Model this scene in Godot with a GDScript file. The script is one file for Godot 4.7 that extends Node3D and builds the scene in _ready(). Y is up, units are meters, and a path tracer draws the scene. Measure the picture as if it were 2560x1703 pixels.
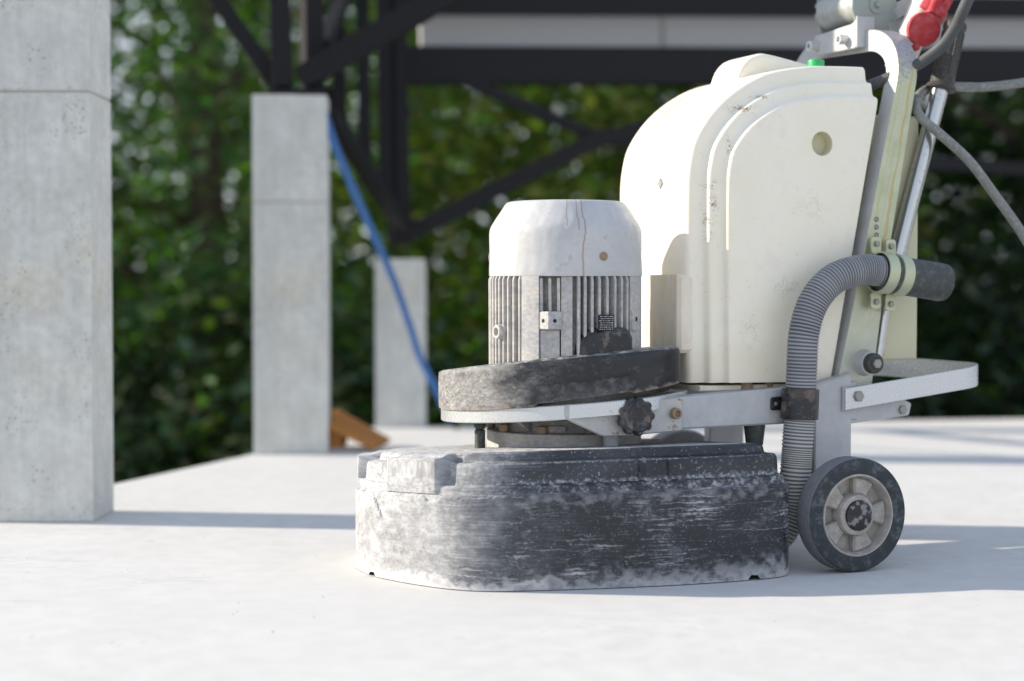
extends Node3D
# A walk-behind floor grinder on a pale concrete slab, concrete columns, black steel and woods behind.

var M := {}
var used := {}
var N1 := FastNoiseLite.new()
var N2 := FastNoiseLite.new()
var G: Node3D                      # the grinder

# ---------------------------------------------------------------- mesh builder
class MB:
	var v := PackedVector3Array()
	var uv := PackedVector2Array()
	var c := PackedColorArray()
	var has_c := false
	var xf := Transform3D.IDENTITY

	func tri(a: Vector3, b: Vector3, d: Vector3, ua := Vector2.ZERO, ub := Vector2.ZERO, ud := Vector2.ZERO, ca := Color.WHITE, cb := Color.WHITE, cd := Color.WHITE) -> void:
		v.push_back(xf * a); v.push_back(xf * b); v.push_back(xf * d)
		uv.push_back(ua); uv.push_back(ub); uv.push_back(ud)
		c.push_back(ca); c.push_back(cb); c.push_back(cd)

	func quad(a: Vector3, b: Vector3, d: Vector3, e: Vector3) -> void:
		tri(a, b, d); tri(a, d, e)

	# rows of points; uvs and colours optional, same layout
	func grid(rows: Array, closed := false, uvs: Array = [], cols: Array = []) -> void:
		var wu := uvs.size() > 0
		var wc := cols.size() > 0
		if wc: has_c = true
		for i in rows.size() - 1:
			var A: PackedVector3Array = rows[i]
			var B: PackedVector3Array = rows[i + 1]
			var n := A.size()
			for j in (n if closed else n - 1):
				var k := (j + 1) % n
				var u0 := Vector2.ZERO; var u1 := u0; var u2 := u0; var u3 := u0
				if wu:
					u0 = uvs[i][j]; u3 = uvs[i + 1][j]
					if closed and k == 0:
						u1 = Vector2(uvs[i][n - 1].x + (uvs[i][1].x - uvs[i][0].x), u0.y)
						u2 = Vector2(u1.x, u3.y)
					else:
						u1 = uvs[i][k]; u2 = uvs[i + 1][k]
				if wc:
					tri(A[j], A[k], B[k], u0, u1, u2, cols[i][j], cols[i][k], cols[i + 1][k])
					tri(A[j], B[k], B[j], u0, u2, u3, cols[i][j], cols[i + 1][k], cols[i + 1][j])
				else:
					tri(A[j], A[k], B[k], u0, u1, u2)
					tri(A[j], B[k], B[j], u0, u2, u3)

	func fan(ring: PackedVector3Array, centre: Vector3) -> void:
		for j in ring.size():
			tri(ring[j], ring[(j + 1) % ring.size()], centre)

	# polygon in x/y drawn out along z, edges bevelled
	func extrude(poly_in: PackedVector2Array, z0: float, z1: float, bevel := 0.0) -> void:
		var poly := poly_in
		if Geometry2D.is_polygon_clockwise(poly): poly.reverse()
		var n := poly.size()
		var ins := PackedVector2Array()
		for i in n:
			var e0 := (poly[i] - poly[(i + n - 1) % n]).normalized()
			var e1 := (poly[(i + 1) % n] - poly[i]).normalized()
			var n0 := Vector2(-e0.y, e0.x); var n1 := Vector2(-e1.y, e1.x)
			var m := (n0 + n1)
			m = m.normalized() / maxf(0.5, m.normalized().dot(n0)) if m.length() > 0.01 else n0
			ins.push_back(poly[i] + m * bevel)
		var rows: Array = []
		var lay := [[ins, z0], [poly, z0 + bevel], [poly, z1 - bevel], [ins, z1]] if bevel > 0.0 else [[poly, z0], [poly, z1]]
		for l in lay:
			var r := PackedVector3Array()
			for p in l[0]: r.push_back(Vector3(p.x, p.y, l[1]))
			rows.push_back(r)
		grid(rows, true)
		var t := Geometry2D.triangulate_polygon(poly)
		for i in range(0, t.size(), 3):
			var a := ins[t[i]]; var b := ins[t[i + 1]]; var d := ins[t[i + 2]]
			if (b - a).cross(d - a) < 0.0:
				var q := b; b = d; d = q
			tri(Vector3(a.x, a.y, z1), Vector3(b.x, b.y, z1), Vector3(d.x, d.y, z1))
			tri(Vector3(a.x, a.y, z0), Vector3(d.x, d.y, z0), Vector3(b.x, b.y, z0))

	func box(at: Vector3, size: Vector3, bevel := 0.0, turn := Basis.IDENTITY) -> void:
		var keep := xf
		xf = xf * Transform3D(turn, at)
		var h := size / 2
		extrude(PackedVector2Array([Vector2(-h.x, -h.y), Vector2(h.x, -h.y), Vector2(h.x, h.y), Vector2(-h.x, h.y)]), -h.z, h.z, bevel)
		xf = keep

	func bar(a: Vector3, b: Vector3, w: float, h: float, bevel := 0.0, up := Vector3.UP) -> void:
		var z := (b - a).normalized()
		var x := up.cross(z).normalized()
		box((a + b) / 2, Vector3(w, h, (b - a).length()), bevel, Basis(x, z.cross(x), z))

	# profile of (radius, y), turned about y
	func lathe(profile: PackedVector2Array, segs := 32, a0 := 0.0, a1 := TAU, um := 1.0, vm := 1.0) -> void:
		var rows: Array = []; var us: Array = []
		var closed := is_equal_approx(a1 - a0, TAU)
		var acc := 0.0
		for i in profile.size():
			var p := profile[i]
			if i > 0: acc += p.distance_to(profile[i - 1])
			var r := PackedVector3Array(); var u := PackedVector2Array()
			for j in (segs if closed else segs + 1):
				var t := a0 + (a1 - a0) * j / segs
				r.push_back(Vector3(p.x * cos(t), p.y, p.x * sin(t)))
				u.push_back(Vector2(float(j) / segs * um, acc * vm))
			rows.push_back(r); us.push_back(u)
		grid(rows, closed, us)

	func frame(a: Vector3, b: Vector3) -> Transform3D:
		var y := (b - a).normalized()
		var x := (Vector3.UP if absf(y.y) < 0.9 else Vector3.RIGHT).cross(y).normalized()
		return Transform3D(Basis(x, y, x.cross(y)), a)

	func cyl(a: Vector3, b: Vector3, r0: float, r1: float, segs := 24, bevel := 0.0) -> void:
		var keep := xf
		xf = xf * frame(a, b)
		var l := (b - a).length()
		var p := PackedVector2Array([Vector2(0.00001, 0), Vector2(r0 - bevel, 0)])
		if bevel > 0.0: p.append_array([Vector2(r0, bevel), Vector2(r1, l - bevel)])
		else: p.append_array([Vector2(r0, 0), Vector2(r1, l)])
		p.append_array([Vector2(r1 - bevel, l), Vector2(0.00001, l)])
		lathe(p, segs)
		xf = keep

	func turned(a: Vector3, b: Vector3, profile: PackedVector2Array, segs := 32) -> void:
		var keep := xf
		xf = xf * frame(a, b)
		lathe(profile, segs)
		xf = keep

	# radii: one per path point
	func tube(path: PackedVector3Array, radii: PackedFloat32Array, segs := 12, tint: Array = []) -> void:
		var rows: Array = []; var us: Array = []; var cs: Array = []
		var up := Vector3.UP
		var acc := 0.0
		var last := Vector3.ZERO
		for i in path.size():
			var d := (path[mini(i + 1, path.size() - 1)] - path[maxi(i - 1, 0)]).normalized()
			if i == 0:
				up = d.cross(Vector3(0.31, 0.5, 0.8)).normalized()
			else:
				up = (up - d * up.dot(d)).normalized()
				acc += path[i].distance_to(last)
			last = path[i]
			var s := d.cross(up)
			var r := PackedVector3Array(); var u := PackedVector2Array(); var cc := PackedColorArray()
			for j in segs:
				var t := TAU * j / segs
				r.push_back(path[i] + (up * cos(t) + s * sin(t)) * radii[i])
				u.push_back(Vector2(float(j) / segs, acc))
				if tint.size(): cc.push_back(tint[i])
			rows.push_back(r); us.push_back(u)
			if tint.size(): cs.push_back(cc)
		grid(rows, true, us, cs)
		fan(rows[0], path[0]); fan(rows[rows.size() - 1], path[path.size() - 1])

	func mesh(crease := 40.0) -> ArrayMesh:
		var n := v.size()
		var fn := PackedVector3Array(); fn.resize(n / 3)
		var by := {}
		var key := PackedInt32Array(); key.resize(n)
		var lists: Array = []
		for t in n / 3:
			fn[t] = (v[t * 3 + 1] - v[t * 3]).cross(v[t * 3 + 2] - v[t * 3])
			for k in 3:
				var p := v[t * 3 + k]
				var q := Vector3i(roundi(p.x * 20000.0), roundi(p.y * 20000.0), roundi(p.z * 20000.0))
				var id: int = by.get(q, -1)
				if id < 0:
					id = lists.size(); by[q] = id; lists.push_back(PackedInt32Array())
				lists[id].push_back(t)
				key[t * 3 + k] = id
		var un := PackedVector3Array(); un.resize(n / 3)
		for t in n / 3: un[t] = fn[t].normalized()
		var nn := PackedVector3Array(); nn.resize(n)
		var lim := cos(deg_to_rad(crease))
		for t in n / 3:
			for k in 3:
				var s := Vector3.ZERO
				var me := un[t]
				for o in lists[key[t * 3 + k]]:
					if me.dot(un[o]) >= lim: s += fn[o]
				nn[t * 3 + k] = s.normalized() if s.length() > 0.0 else me
		# clockwise for Godot
		for t in n / 3:
			var a := v[t * 3 + 1]; v[t * 3 + 1] = v[t * 3 + 2]; v[t * 3 + 2] = a
			var b := uv[t * 3 + 1]; uv[t * 3 + 1] = uv[t * 3 + 2]; uv[t * 3 + 2] = b
			var d := nn[t * 3 + 1]; nn[t * 3 + 1] = nn[t * 3 + 2]; nn[t * 3 + 2] = d
			var e := c[t * 3 + 1]; c[t * 3 + 1] = c[t * 3 + 2]; c[t * 3 + 2] = e
		var arr := []; arr.resize(Mesh.ARRAY_MAX)
		arr[Mesh.ARRAY_VERTEX] = v; arr[Mesh.ARRAY_NORMAL] = nn; arr[Mesh.ARRAY_TEX_UV] = uv
		if has_c: arr[Mesh.ARRAY_COLOR] = c
		var m := ArrayMesh.new()
		m.add_surface_from_arrays(Mesh.PRIMITIVE_TRIANGLES, arr)
		return m

# ---------------------------------------------------------------- scene helpers
func numbered(n: String) -> String:
	if not used.has(n):
		used[n] = 0
		return n
	used[n] += 1
	return "%s_%03d" % [n, used[n]]

func put(called: String, b: MB, m: Material, parent: Node = null, crease := 40.0) -> MeshInstance3D:
	var o := MeshInstance3D.new()
	o.mesh = b.mesh(crease)
	o.material_override = m
	if parent == null or parent == self:
		o.name = numbered(called); add_child(o, true)
	else:
		var k := 0; var nm := called
		while parent.has_node(NodePath(nm)):
			k += 1; nm = "%s_%03d" % [called, k]
		o.name = nm; parent.add_child(o, true)
	return o

func thing(called: String, label: String, category: String, at := Vector3.ZERO, turn := 0.0, group := "") -> Node3D:
	var o := Node3D.new()
	o.name = numbered(called); add_child(o, true)
	o.position = at; o.rotation.y = turn
	tag(o, label, category, group)
	return o

func tag(o: Node, label: String, category: String, group := "") -> Node:
	o.set_meta("label", label); o.set_meta("category", category)
	if group != "": o.set_meta("group", group)
	return o

func mb() -> MB: return MB.new()

func spline(p: PackedVector3Array, step: float) -> PackedVector3Array:
	var cv := Curve3D.new()
	cv.bake_interval = step
	for i in p.size():
		var t := (p[mini(i + 1, p.size() - 1)] - p[maxi(i - 1, 0)]) / 6.0
		cv.add_point(p[i], -t, t)
	return cv.get_baked_points()

func smooth2(p: PackedVector2Array, per: int, closed: bool) -> PackedVector2Array:
	var o := PackedVector2Array()
	var n := p.size()
	for i in (n if closed else n - 1):
		var a := p[(i + n - 1) % n] if closed or i > 0 else p[0]
		var b := p[i]; var d := p[(i + 1) % n]
		var e := p[(i + 2) % n] if closed or i < n - 2 else p[n - 1]
		for k in per: o.push_back(b.cubic_interpolate(d, a, e, float(k) / per))
	if not closed: o.push_back(p[n - 1])
	return o

func lens_round(p: PackedVector2Array, r: float, seg := 5) -> PackedVector2Array:   # round the corners of a polygon
	var o := PackedVector2Array()
	var n := p.size()
	for i in n:
		var a := p[(i + n - 1) % n]; var b := p[i]; var d := p[(i + 1) % n]
		var q := minf(r, minf(a.distance_to(b), d.distance_to(b)) * 0.45)
		var s := b + (a - b).normalized() * q; var e := b + (d - b).normalized() * q
		for k in seg + 1:
			var t := float(k) / seg
			o.push_back(s.lerp(b, t).lerp(b.lerp(e, t), t))
	return o

# outward normals and arc lengths of a closed outline
func ring_info(o: PackedVector2Array) -> Array:
	var nn := PackedVector2Array(); var s := PackedFloat32Array()
	var acc := 0.0; var n := o.size()
	for i in n:
		var t := (o[(i + 1) % n] - o[(i + n - 1) % n]).normalized()
		var m := Vector2(-t.y, t.x)
		if m.dot(o[i]) < 0.0: m = -m
		nn.push_back(m); s.push_back(acc)
		acc += o[i].distance_to(o[(i + 1) % n])
	return [nn, s, acc]

# a wall round an outline in plan: rows of (inset, height); bend(s, a, inset, height) -> Vector2(inset, height)
func ring_wall(b: MB, o: PackedVector2Array, rows_in: PackedVector2Array, bend: Callable, a_scale: float) -> void:
	var info := ring_info(o)
	var nn: PackedVector2Array = info[0]; var s: PackedFloat32Array = info[1]; var total: float = info[2]
	var rows: Array = []; var us: Array = []
	var acc := 0.0
	for i in rows_in.size():
		if i > 0: acc += rows_in[i].distance_to(rows_in[i - 1])
		var r := PackedVector3Array(); var u := PackedVector2Array()
		for j in o.size():
			var q: Vector2 = bend.call(s[j], acc, rows_in[i], o[j])
			var near := minf(q.x, 0.05)
			var p := o[j] - nn[j] * near
			if q.x > 0.05: p *= 1.0 - (q.x - 0.05) / 0.40
			r.push_back(Vector3(p.x, q.y, p.y))
			u.push_back(Vector2(s[j] / total, acc / a_scale))
		rows.push_back(r); us.push_back(u)
	b.grid(rows, true, us)

# ---------------------------------------------------------------- textures
func fb(x: float, y: float) -> float: return N1.get_noise_2d(x, y)        # fractal, about -0.6..0.6
func fn(x: float, y: float) -> float: return N2.get_noise_2d(x, y)        # single octave

func paint(w: int, h: int, f: Callable, mip := true) -> ImageTexture:
	var d := PackedByteArray(); d.resize(w * h * 4)
	var k := 0
	for y in h:
		for x in w:
			var q: Color = f.call(float(x) / w, float(y) / h)
			d[k] = clampi(int(q.r * 255.0), 0, 255); d[k + 1] = clampi(int(q.g * 255.0), 0, 255)
			d[k + 2] = clampi(int(q.b * 255.0), 0, 255); d[k + 3] = clampi(int(q.a * 255.0), 0, 255)
			k += 4
	var im := Image.create_from_data(w, h, false, Image.FORMAT_RGBA8, d)
	if mip: im.generate_mipmaps()
	return ImageTexture.create_from_image(im)

# the picture's alpha carries roughness: split it off
func skin(w: int, h: int, f: Callable, metal := 0.0, tri := 0.0, bump := 0.0) -> StandardMaterial3D:
	var t := paint(w, h, f, false)
	var im := t.get_image()
	var d := im.get_data()
	var rough := PackedByteArray(); rough.resize(w * h)
	for i in w * h:
		rough[i] = d[i * 4 + 3]; d[i * 4 + 3] = 255
	var a := Image.create_from_data(w, h, false, Image.FORMAT_RGBA8, d)
	a.convert(Image.FORMAT_RGB8)
	var m := StandardMaterial3D.new()
	m.albedo_texture = ImageTexture.create_from_image(a)
	m.roughness_texture = ImageTexture.create_from_image(Image.create_from_data(w, h, false, Image.FORMAT_L8, rough))
	m.roughness = 1.0
	m.metallic = metal
	if tri > 0.0:
		m.uv1_triplanar = true
		m.uv1_scale = Vector3.ONE / tri
	if bump > 0.0:
		var nm := a.duplicate()
		nm.convert(Image.FORMAT_RGB8)
		nm.bump_map_to_normal_map(bump)
		m.normal_enabled = true
		m.normal_texture = ImageTexture.create_from_image(nm)
		m.normal_scale = 1.0
	return m

func plain(c: Color, rough := 0.6, metal := 0.0) -> StandardMaterial3D:
	var m := StandardMaterial3D.new()
	m.albedo_color = c; m.roughness = rough; m.metallic = metal
	return m

func s8(r: float, g: float, b: float, a := 1.0) -> Color: return Color(r / 255.0, g / 255.0, b / 255.0, a)
func rough(c: Color, r: float) -> Color: return Color(c.r, c.g, c.b, r)

# a noise that repeats on the unit square (blend of two shifted samples along each axis)
func tb(u: float, v: float, f: float, off: float) -> float:
	var a := u * f; var b := v * f
	var wu := smoothstep(0.75, 1.0, u); var wv := smoothstep(0.75, 1.0, v)
	var n0 := fb(a + off, b)
	if wu > 0.0: n0 = lerpf(n0, fb(a - f + off, b), wu)
	if wv > 0.0:
		var n1 := fb(a + off, b - f)
		if wu > 0.0: n1 = lerpf(n1, fb(a - f + off, b - f), wu)
		n0 = lerpf(n0, n1, wv)
	return n0

func materials() -> void:
	N1.seed = 7; N1.noise_type = FastNoiseLite.TYPE_SIMPLEX_SMOOTH; N1.frequency = 1.0
	N1.fractal_type = FastNoiseLite.FRACTAL_FBM; N1.fractal_octaves = 4
	N2.seed = 21; N2.noise_type = FastNoiseLite.TYPE_SIMPLEX_SMOOTH; N2.frequency = 1.0; N2.fractal_type = FastNoiseLite.FRACTAL_NONE
	var dust := s8(206, 203, 197)
	# the slab: pale ground concrete, faint trowel marks and scuffs (3 m a tile)
	M.floor = skin(1024, 1024, func(u, v):
		var n := tb(u, v, 5.0, 0.0); var m := tb(u, v, 34.0, 50.0)
		var st := tb(u, v * 0.999, 9.0, 90.0) * 0.5
		var sc := smoothstep(0.36, 0.5, absf(fn(u * 7.0 + 3.0 * n, v * 150.0))) * smoothstep(0.1, 0.4, n)
		var pit := smoothstep(0.52, 0.62, m) * 0.5
		var l := 199.0 + n * 4.0 + st * 7.0 + m * 7.0 - sc * 8.0 - pit * 30.0
		return s8(l, l * 0.990, l * 0.968, 0.9), 0.0, 3.0)
	M.floor.uv1_world_triplanar = true
	M.slab_side = plain(s8(150, 148, 143), 0.95)
	# cast columns (1.1 m a tile): blotches, streaks, pin holes
	M.concrete = skin(1024, 1024, func(u, v):
		var n := tb(u, v, 6.0, 10.0); var m := tb(u, v, 30.0, 70.0)
		var st := fn(u * 26.0, v * 3.0) * 0.6 + fn(u * 60.0 + 9.0, v * 5.0) * 0.4
		var pit := smoothstep(0.60, 0.72, fn(u * 95.0, v * 95.0 + 40.0)) * smoothstep(0.0, 0.4, tb(u, v, 5.0, 33.0))
		var l := 202.0 + n * 12.0 + m * 12.0 + st * 8.0 - pit * 48.0
		var w := smoothstep(0.1, 0.6, tb(u, v, 3.0, 120.0))
		return s8(l + w * 3.0, l - w * 1.0, l - w * 7.0 - 7.0, 0.95), 0.0, 1.1, 0.5)
	M.concrete_dark = plain(s8(166, 160, 150), 0.95)
	# the grinder's shroud: black moulded rubber under grinding dust. u runs round it (2.9 m), v over it (0.75 m)
	M.shroud = skin(2048, 512, func(u, v):
		var s: float = u * 2.9; var a: float = v * 0.75
		var lo := fb(s * 5.0, a * 9.0); var mid := fb(s * 24.0 + 40.0, a * 30.0)
		var streak := fb(s * 7.0 + 7.0, a * 230.0 + mid * 0.7)
		var mid2 := fb(s * 75.0 + 11.0, a * 95.0); var fine := fn(s * 330.0, a * 330.0); var fine2 := fn(s * 150.0 + 77.0, a * 170.0)
		var front := smoothstep(0.56, 0.22, s + lo * 0.16 + streak * 0.10)
		front = maxf(front, smoothstep(2.35, 2.7, s + lo * 0.1))
		var d := front * (0.70 + 0.16 * mid + 0.16 * mid2 + 0.10 * streak + 0.10 * lo)
		d -= front * smoothstep(0.20, 0.5, mid2 + streak * 0.5) * 0.14 * smoothstep(0.22, 0.1, a)
		if a < 0.2035:
			var base := smoothstep(0.050, 0.006, a + mid * 0.034 + lo * 0.022 + fine * 0.004)
			d = maxf(d, base * (0.72 + mid * 0.3 + front * 0.2))
			d = maxf(d, smoothstep(0.10, 0.55, streak + lo * 0.35 + mid2 * 0.25) * (0.50 + 0.4 * lo))
			d = maxf(d, smoothstep(0.0, 0.6, mid * 0.7 + lo * 0.7 + mid2 * 0.3) * 0.26)
			d = maxf(d, smoothstep(0.160, 0.197, a + mid * 0.04) * (0.30 + mid * 0.3))
			d = maxf(d, smoothstep(0.78, 0.95, fine2 + mid * 0.45) * 0.55)
			for k in 3:
				var th := 0.5 + k * 0.9
				var sc := absf(fn((s * cos(th) + a * sin(th)) * 9.0 + k * 31.0, (a * cos(th) - s * sin(th)) * 130.0))
				d = maxf(d, smoothstep(0.035, 0.0, sc) * smoothstep(0.30, 0.48, fn(s * 30.0 + k * 50.0, a * 36.0)) * 0.55)
		elif a < 0.228:
			d = maxf(d, 0.22 + mid * 0.5 + mid2 * 0.5 + fine * 0.2)
		else:
			d = maxf(d, smoothstep(0.42, 0.60, fine * 0.5 + mid2 * 0.55 + mid * 0.25) * 0.8)
			d = maxf(d, smoothstep(0.241, 0.231, a + mid * 0.008) * (0.40 + 0.6 * mid2 + 0.3 * fine))
			d = maxf(d, smoothstep(0.0035, 0.001, absf(a - 0.272)) * (0.30 + mid2 * 0.6))
			d = maxf(d, 0.05 + lo * 0.10 + fine * 0.05 + mid2 * 0.05)
			if a > 0.325: d = maxf(d, 0.72 + mid * 0.35)
		d = clampf(d + fine * 0.035, 0.0, 1.0)
		var k := s8(26, 29, 34).lerp(s8(40, 43, 49), clampf(lo + 0.4, 0.0, 1.0))
		return rough(k.lerp(s8(222, 221, 219), d), lerpf(0.45, 0.95, clampf(d * 1.6, 0.0, 1.0))), 0.0, 0.0, 0.08)
	# belt guard: black paint worn and rubbed through to tan
	M.black = skin(1024, 1024, func(u, v):
		var lo := tb(u, v, 5.0, 3.0); var mid := tb(u, v, 22.0, 60.0)
		var st := fb(u * 9.0, v * 120.0)
		var fine := fn(u * 190.0, v * 190.0)
		var d := smoothstep(0.12, 0.55, lo + mid * 0.55) * 0.42
		d = maxf(d, smoothstep(0.22, 0.5, st) * 0.4 * smoothstep(-0.2, 0.3, lo))
		d = maxf(d, smoothstep(0.42, 0.62, fine * 0.6 + mid * 0.6) * 0.6)
		var tan := smoothstep(0.22, 0.4, tb(u, v, 13.0, 170.0) + lo * 0.2) * 0.45
		var k := s8(27, 29, 33).lerp(s8(178, 172, 164), d).lerp(s8(168, 142, 116), tan)
		return rough(k, lerpf(0.38, 0.9, maxf(d, tan))), 0.0, 0.62, 0.08)
	# plan-mapped guard: u round, front part dusty
	M.guard = skin(2048, 256, func(u, v):
		var s: float = u * 1.75; var a: float = v * 0.40
		var lo := fb(s * 7.0 + 5.0, a * 12.0); var mid := fb(s * 30.0, a * 36.0 + 20.0)
		var st := fb(s * 14.0, a * 230.0 + mid * 3.0); var fine := fn(s * 300.0, a * 300.0)
		s = minf(s, 1.75 - s)
		var front := smoothstep(0.40, 0.10, s + lo * 0.2 + st * 0.16 + mid * 0.06)
		var d := front * (0.56 + 0.14 * mid + 0.34 * st + 0.16 * fb(s * 60.0, a * 110.0))
		d = maxf(d, smoothstep(0.30, 0.7, mid + lo * 0.6) * 0.16)
		d = maxf(d, smoothstep(0.58, 0.85, fine * 0.5 + mid * 0.75) * 0.5)
		d = maxf(d, smoothstep(0.016, 0.002, a + mid * 0.014) * 0.35)
		if s > 0.268 and s < 0.478 and a < 0.043 + mid * 0.004: d = maxf(d, 0.20 + mid * 0.3 + fine * 0.08)
		if a > 0.096 and a < 0.112: d = maxf(d, 0.45 + mid * 0.6 + fine * 0.2)
		elif a >= 0.112: d = maxf(d, 0.66 + mid * 0.4)
		var tan := smoothstep(0.34, 0.70, fb(s * 46.0 + 90.0, a * 60.0) * 0.8 + fb(s * 9.0, a * 14.0) * 0.5 + front * 0.08 + fine * 0.10) * 0.36
		tan = maxf(tan, smoothstep(0.010, 0.002, a + mid * 0.012) * 0.5)
		var k := s8(23, 25, 29).lerp(s8(200, 197, 192), clampf(d, 0.0, 1.0)).lerp(s8(178, 152, 124), tan)
		return rough(k, lerpf(0.36, 0.92, clampf(d + tan, 0.0, 1.0))), 0.0, 0.0, 0.06)
	# motor cowl: pale grey enamel, brown runs, scuffs. u round (1.08 m), v down the profile
	M.cowl = skin(1024, 512, func(u, v):
		var s: float = u * 1.08; var a: float = v * 0.42
		var lo := fb(s * 9.0, a * 9.0); var mid := fb(s * 40.0, a * 40.0 + 7.0)
		var l := 184.0 + lo * 9.0 + mid * 5.0
		var k := s8(l, l, l - 1.0)
		var wob := fb(3.0, a * 9.0) * 0.004 + fb(7.0, a * 60.0) * 0.0008
		for r in [[0.3027, 0.0013, 0.33], [0.3166, 0.0010, 0.21], [0.342, 0.0008, 0.20]]:
			var q: float = absf(s - r[0] - wob * (1.0 + r[1] * 300.0))
			if a < r[2]: k = k.lerp(s8(150, 132, 116), smoothstep(r[1] * 2.2, r[1] * 0.6, q) * 0.75)
		var scr := smoothstep(0.030, 0.0, absf(fn(s * 20.0 + a * 30.0, a * 55.0))) * smoothstep(0.12, 0.35, mid)
		k = k.lerp(s8(128, 120, 112), scr * 0.8)
		k = k.lerp(s8(150, 138, 126), smoothstep(0.48, 0.72, mid + lo * 0.4) * 0.3)
		k = k.lerp(s8(140, 128, 118), smoothstep(0.30, 0.37, a + lo * 0.02) * smoothstep(0.0, 0.4, mid) * 0.3)
		return rough(k, 0.46 + mid * 0.15), 0.0, 0.0)
	# cast aluminium under dust
	M.cast = skin(512, 512, func(u, v):
		var lo := tb(u, v, 5.0, 9.0); var mid := tb(u, v, 26.0, 19.0)
		var l := 176.0 + lo * 26.0 + mid * 30.0
		var b := smoothstep(0.1, 0.5, lo + mid * 0.5)
		return rough(s8(l, l - 2.0 - b * 4.0, l - 4.0 - b * 12.0), 0.78), 0.1, 0.3, 0.3)
	M.cast_dark = skin(512, 512, func(u, v):
		var lo := tb(u, v, 5.0, 29.0); var mid := tb(u, v, 26.0, 49.0)
		var l := 142.0 + lo * 34.0 + mid * 34.0
		return rough(s8(l, l - 2.0, l - 6.0), 0.75), 0.1, 0.3, 0.3)
	# ivory tank plastic
	M.tank = skin(1024, 1024, func(u, v):
		var x: float = 0.2 + u * 0.8; var y: float = 0.4 + v * 0.8
		var lo := fb(x * 5.0, y * 5.0); var mid := fb(x * 30.0, y * 30.0); var hi := fb(x * 130.0, y * 130.0)
		var k := s8(240.0 + lo * 4.0, 233.0 + lo * 4.0, 213.0 + lo * 8.0)
		for q in [[0.352, 1.018, 0.022, 0.010, 0.6], [0.272, 0.80, 0.010, 0.016, 0.7], [0.268, 0.755, 0.008, 0.022, 0.6], [0.405, 1.045, 0.02, 0.004, 0.6], [0.31, 0.93, 0.006, 0.018, 0.5], [0.275, 0.845, 0.014, 0.008, 0.45], [0.40, 1.14, 0.02, 0.012, 0.5], [0.45, 0.62, 0.03, 0.02, 0.16], [0.36, 0.52, 0.02, 0.04, 0.14], [0.52, 0.80, 0.04, 0.03, 0.10]]:
			var dx: float = (x - q[0]) / q[2]; var dy: float = (y - q[1]) / q[3]
			var g := exp(-(dx * dx + dy * dy))
			if g > 0.02: k = k.lerp(s8(132, 108, 84), clampf(g * 1.3 * smoothstep(-0.05, 0.4, hi + mid * 0.8), 0.0, 1.0) * q[4])
		k = k.lerp(s8(206, 186, 156), smoothstep(0.50, 0.40, y + lo * 0.05) * 0.22)
		k = k.lerp(s8(170, 152, 130), smoothstep(0.52, 0.64, fn(x * 170.0, y * 170.0)) * smoothstep(0.25, 0.5, mid) * 0.22)
		k = k.lerp(s8(214, 206, 190), smoothstep(0.1, 0.8, lo + mid * 0.3) * 0.22)
		return rough(k, 0.40 + mid * 0.12), 0.0, 0.0)
	M.tank.subsurf_scatter_enabled = true; M.tank.subsurf_scatter_strength = 0.12
	M.tank_tan = skin(256, 256, func(u, v):
		var lo := tb(u, v, 3.0, 9.0)
		var st := smoothstep(-0.2, 0.7, fb(u * 7.0, v * 2.0 + 4.0)) * 0.7 + smoothstep(0.2, 0.6, tb(u, v, 12.0, 3.0)) * 0.25
		return rough(s8(230, 220, 202).lerp(s8(196, 168, 132), clampf(st * 0.5 + lo * 0.12, 0.0, 1.0)), 0.5), 0.0, 0.35)
	# zinc passivated upright: u across, v up
	M.zinc = skin(256, 1024, func(u, v):
		var lo := fb(u * 0.9, v * 22.0); var mid := fb(u * 5.0 + 9.0, v * 130.0)
		var k := s8(184.0 + lo * 14.0, 188.0 + lo * 10.0, 158.0 + lo * 16.0)
		for r in [[0.20, 0.010], [0.46, 0.006], [0.70, 0.035]]:
			var q: float = absf(u - r[0] - fb(r[0] * 90.0, v * 16.0) * 0.09)
			var wd: float = r[1] * (0.5 + clampf(fb(r[0] * 50.0, v * 9.0) + 0.5, 0.0, 1.6))
			k = k.lerp(s8(186, 162, 100), smoothstep(wd * 1.3, wd * 0.8, q) * 0.8 * smoothstep(0.10, 0.2, v))
			k = k.lerp(s8(164, 160, 158), smoothstep(wd * 2.0, wd * 1.5, q) * smoothstep(wd * 1.1, wd * 1.5, q) * 0.4)
		var bare := smoothstep(0.44, 0.47, v + lo * 0.03 + mid * 0.03)
		k = k.lerp(s8(166, 164, 164).lerp(s8(170, 140, 120), smoothstep(0.2, 0.45, mid)), bare)
		k = k.lerp(s8(178, 180, 172), smoothstep(0.16, 0.02, v + lo * 0.05) * 0.7)
		return rough(k, 0.42 + mid * 0.2), 0.45, 0.0)
	# galvanised steel with rust freckles
	M.steel = skin(1024, 512, func(u, v):
		var lo := tb(u, v, 4.0, 9.0); var mid := tb(u, v, 24.0, 19.0)
		var l := 176.0 + lo * 16.0 + mid * 14.0
		var k := s8(l, l + 1.0, l - 2.0)
		var ru := smoothstep(0.40, 0.66, mid * 0.7 + lo * 0.5 + fn(u * 180.0, v * 90.0) * 0.3)
		k = k.lerp(s8(150, 108, 74), ru * 0.7)
		return rough(k, 0.48 + mid * 0.2 + ru * 0.3), 0.3, 0.7)
	M.galv = skin(512, 512, func(u, v):
		var lo := tb(u, v, 4.0, 9.0); var mid := tb(u, v, 18.0, 19.0)
		var l := 182.0 + lo * 12.0 + mid * 9.0
		return rough(s8(l, l + 1.0, l + 1.0), 0.55 + mid * 0.2), 0.1, 0.5)
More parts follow.
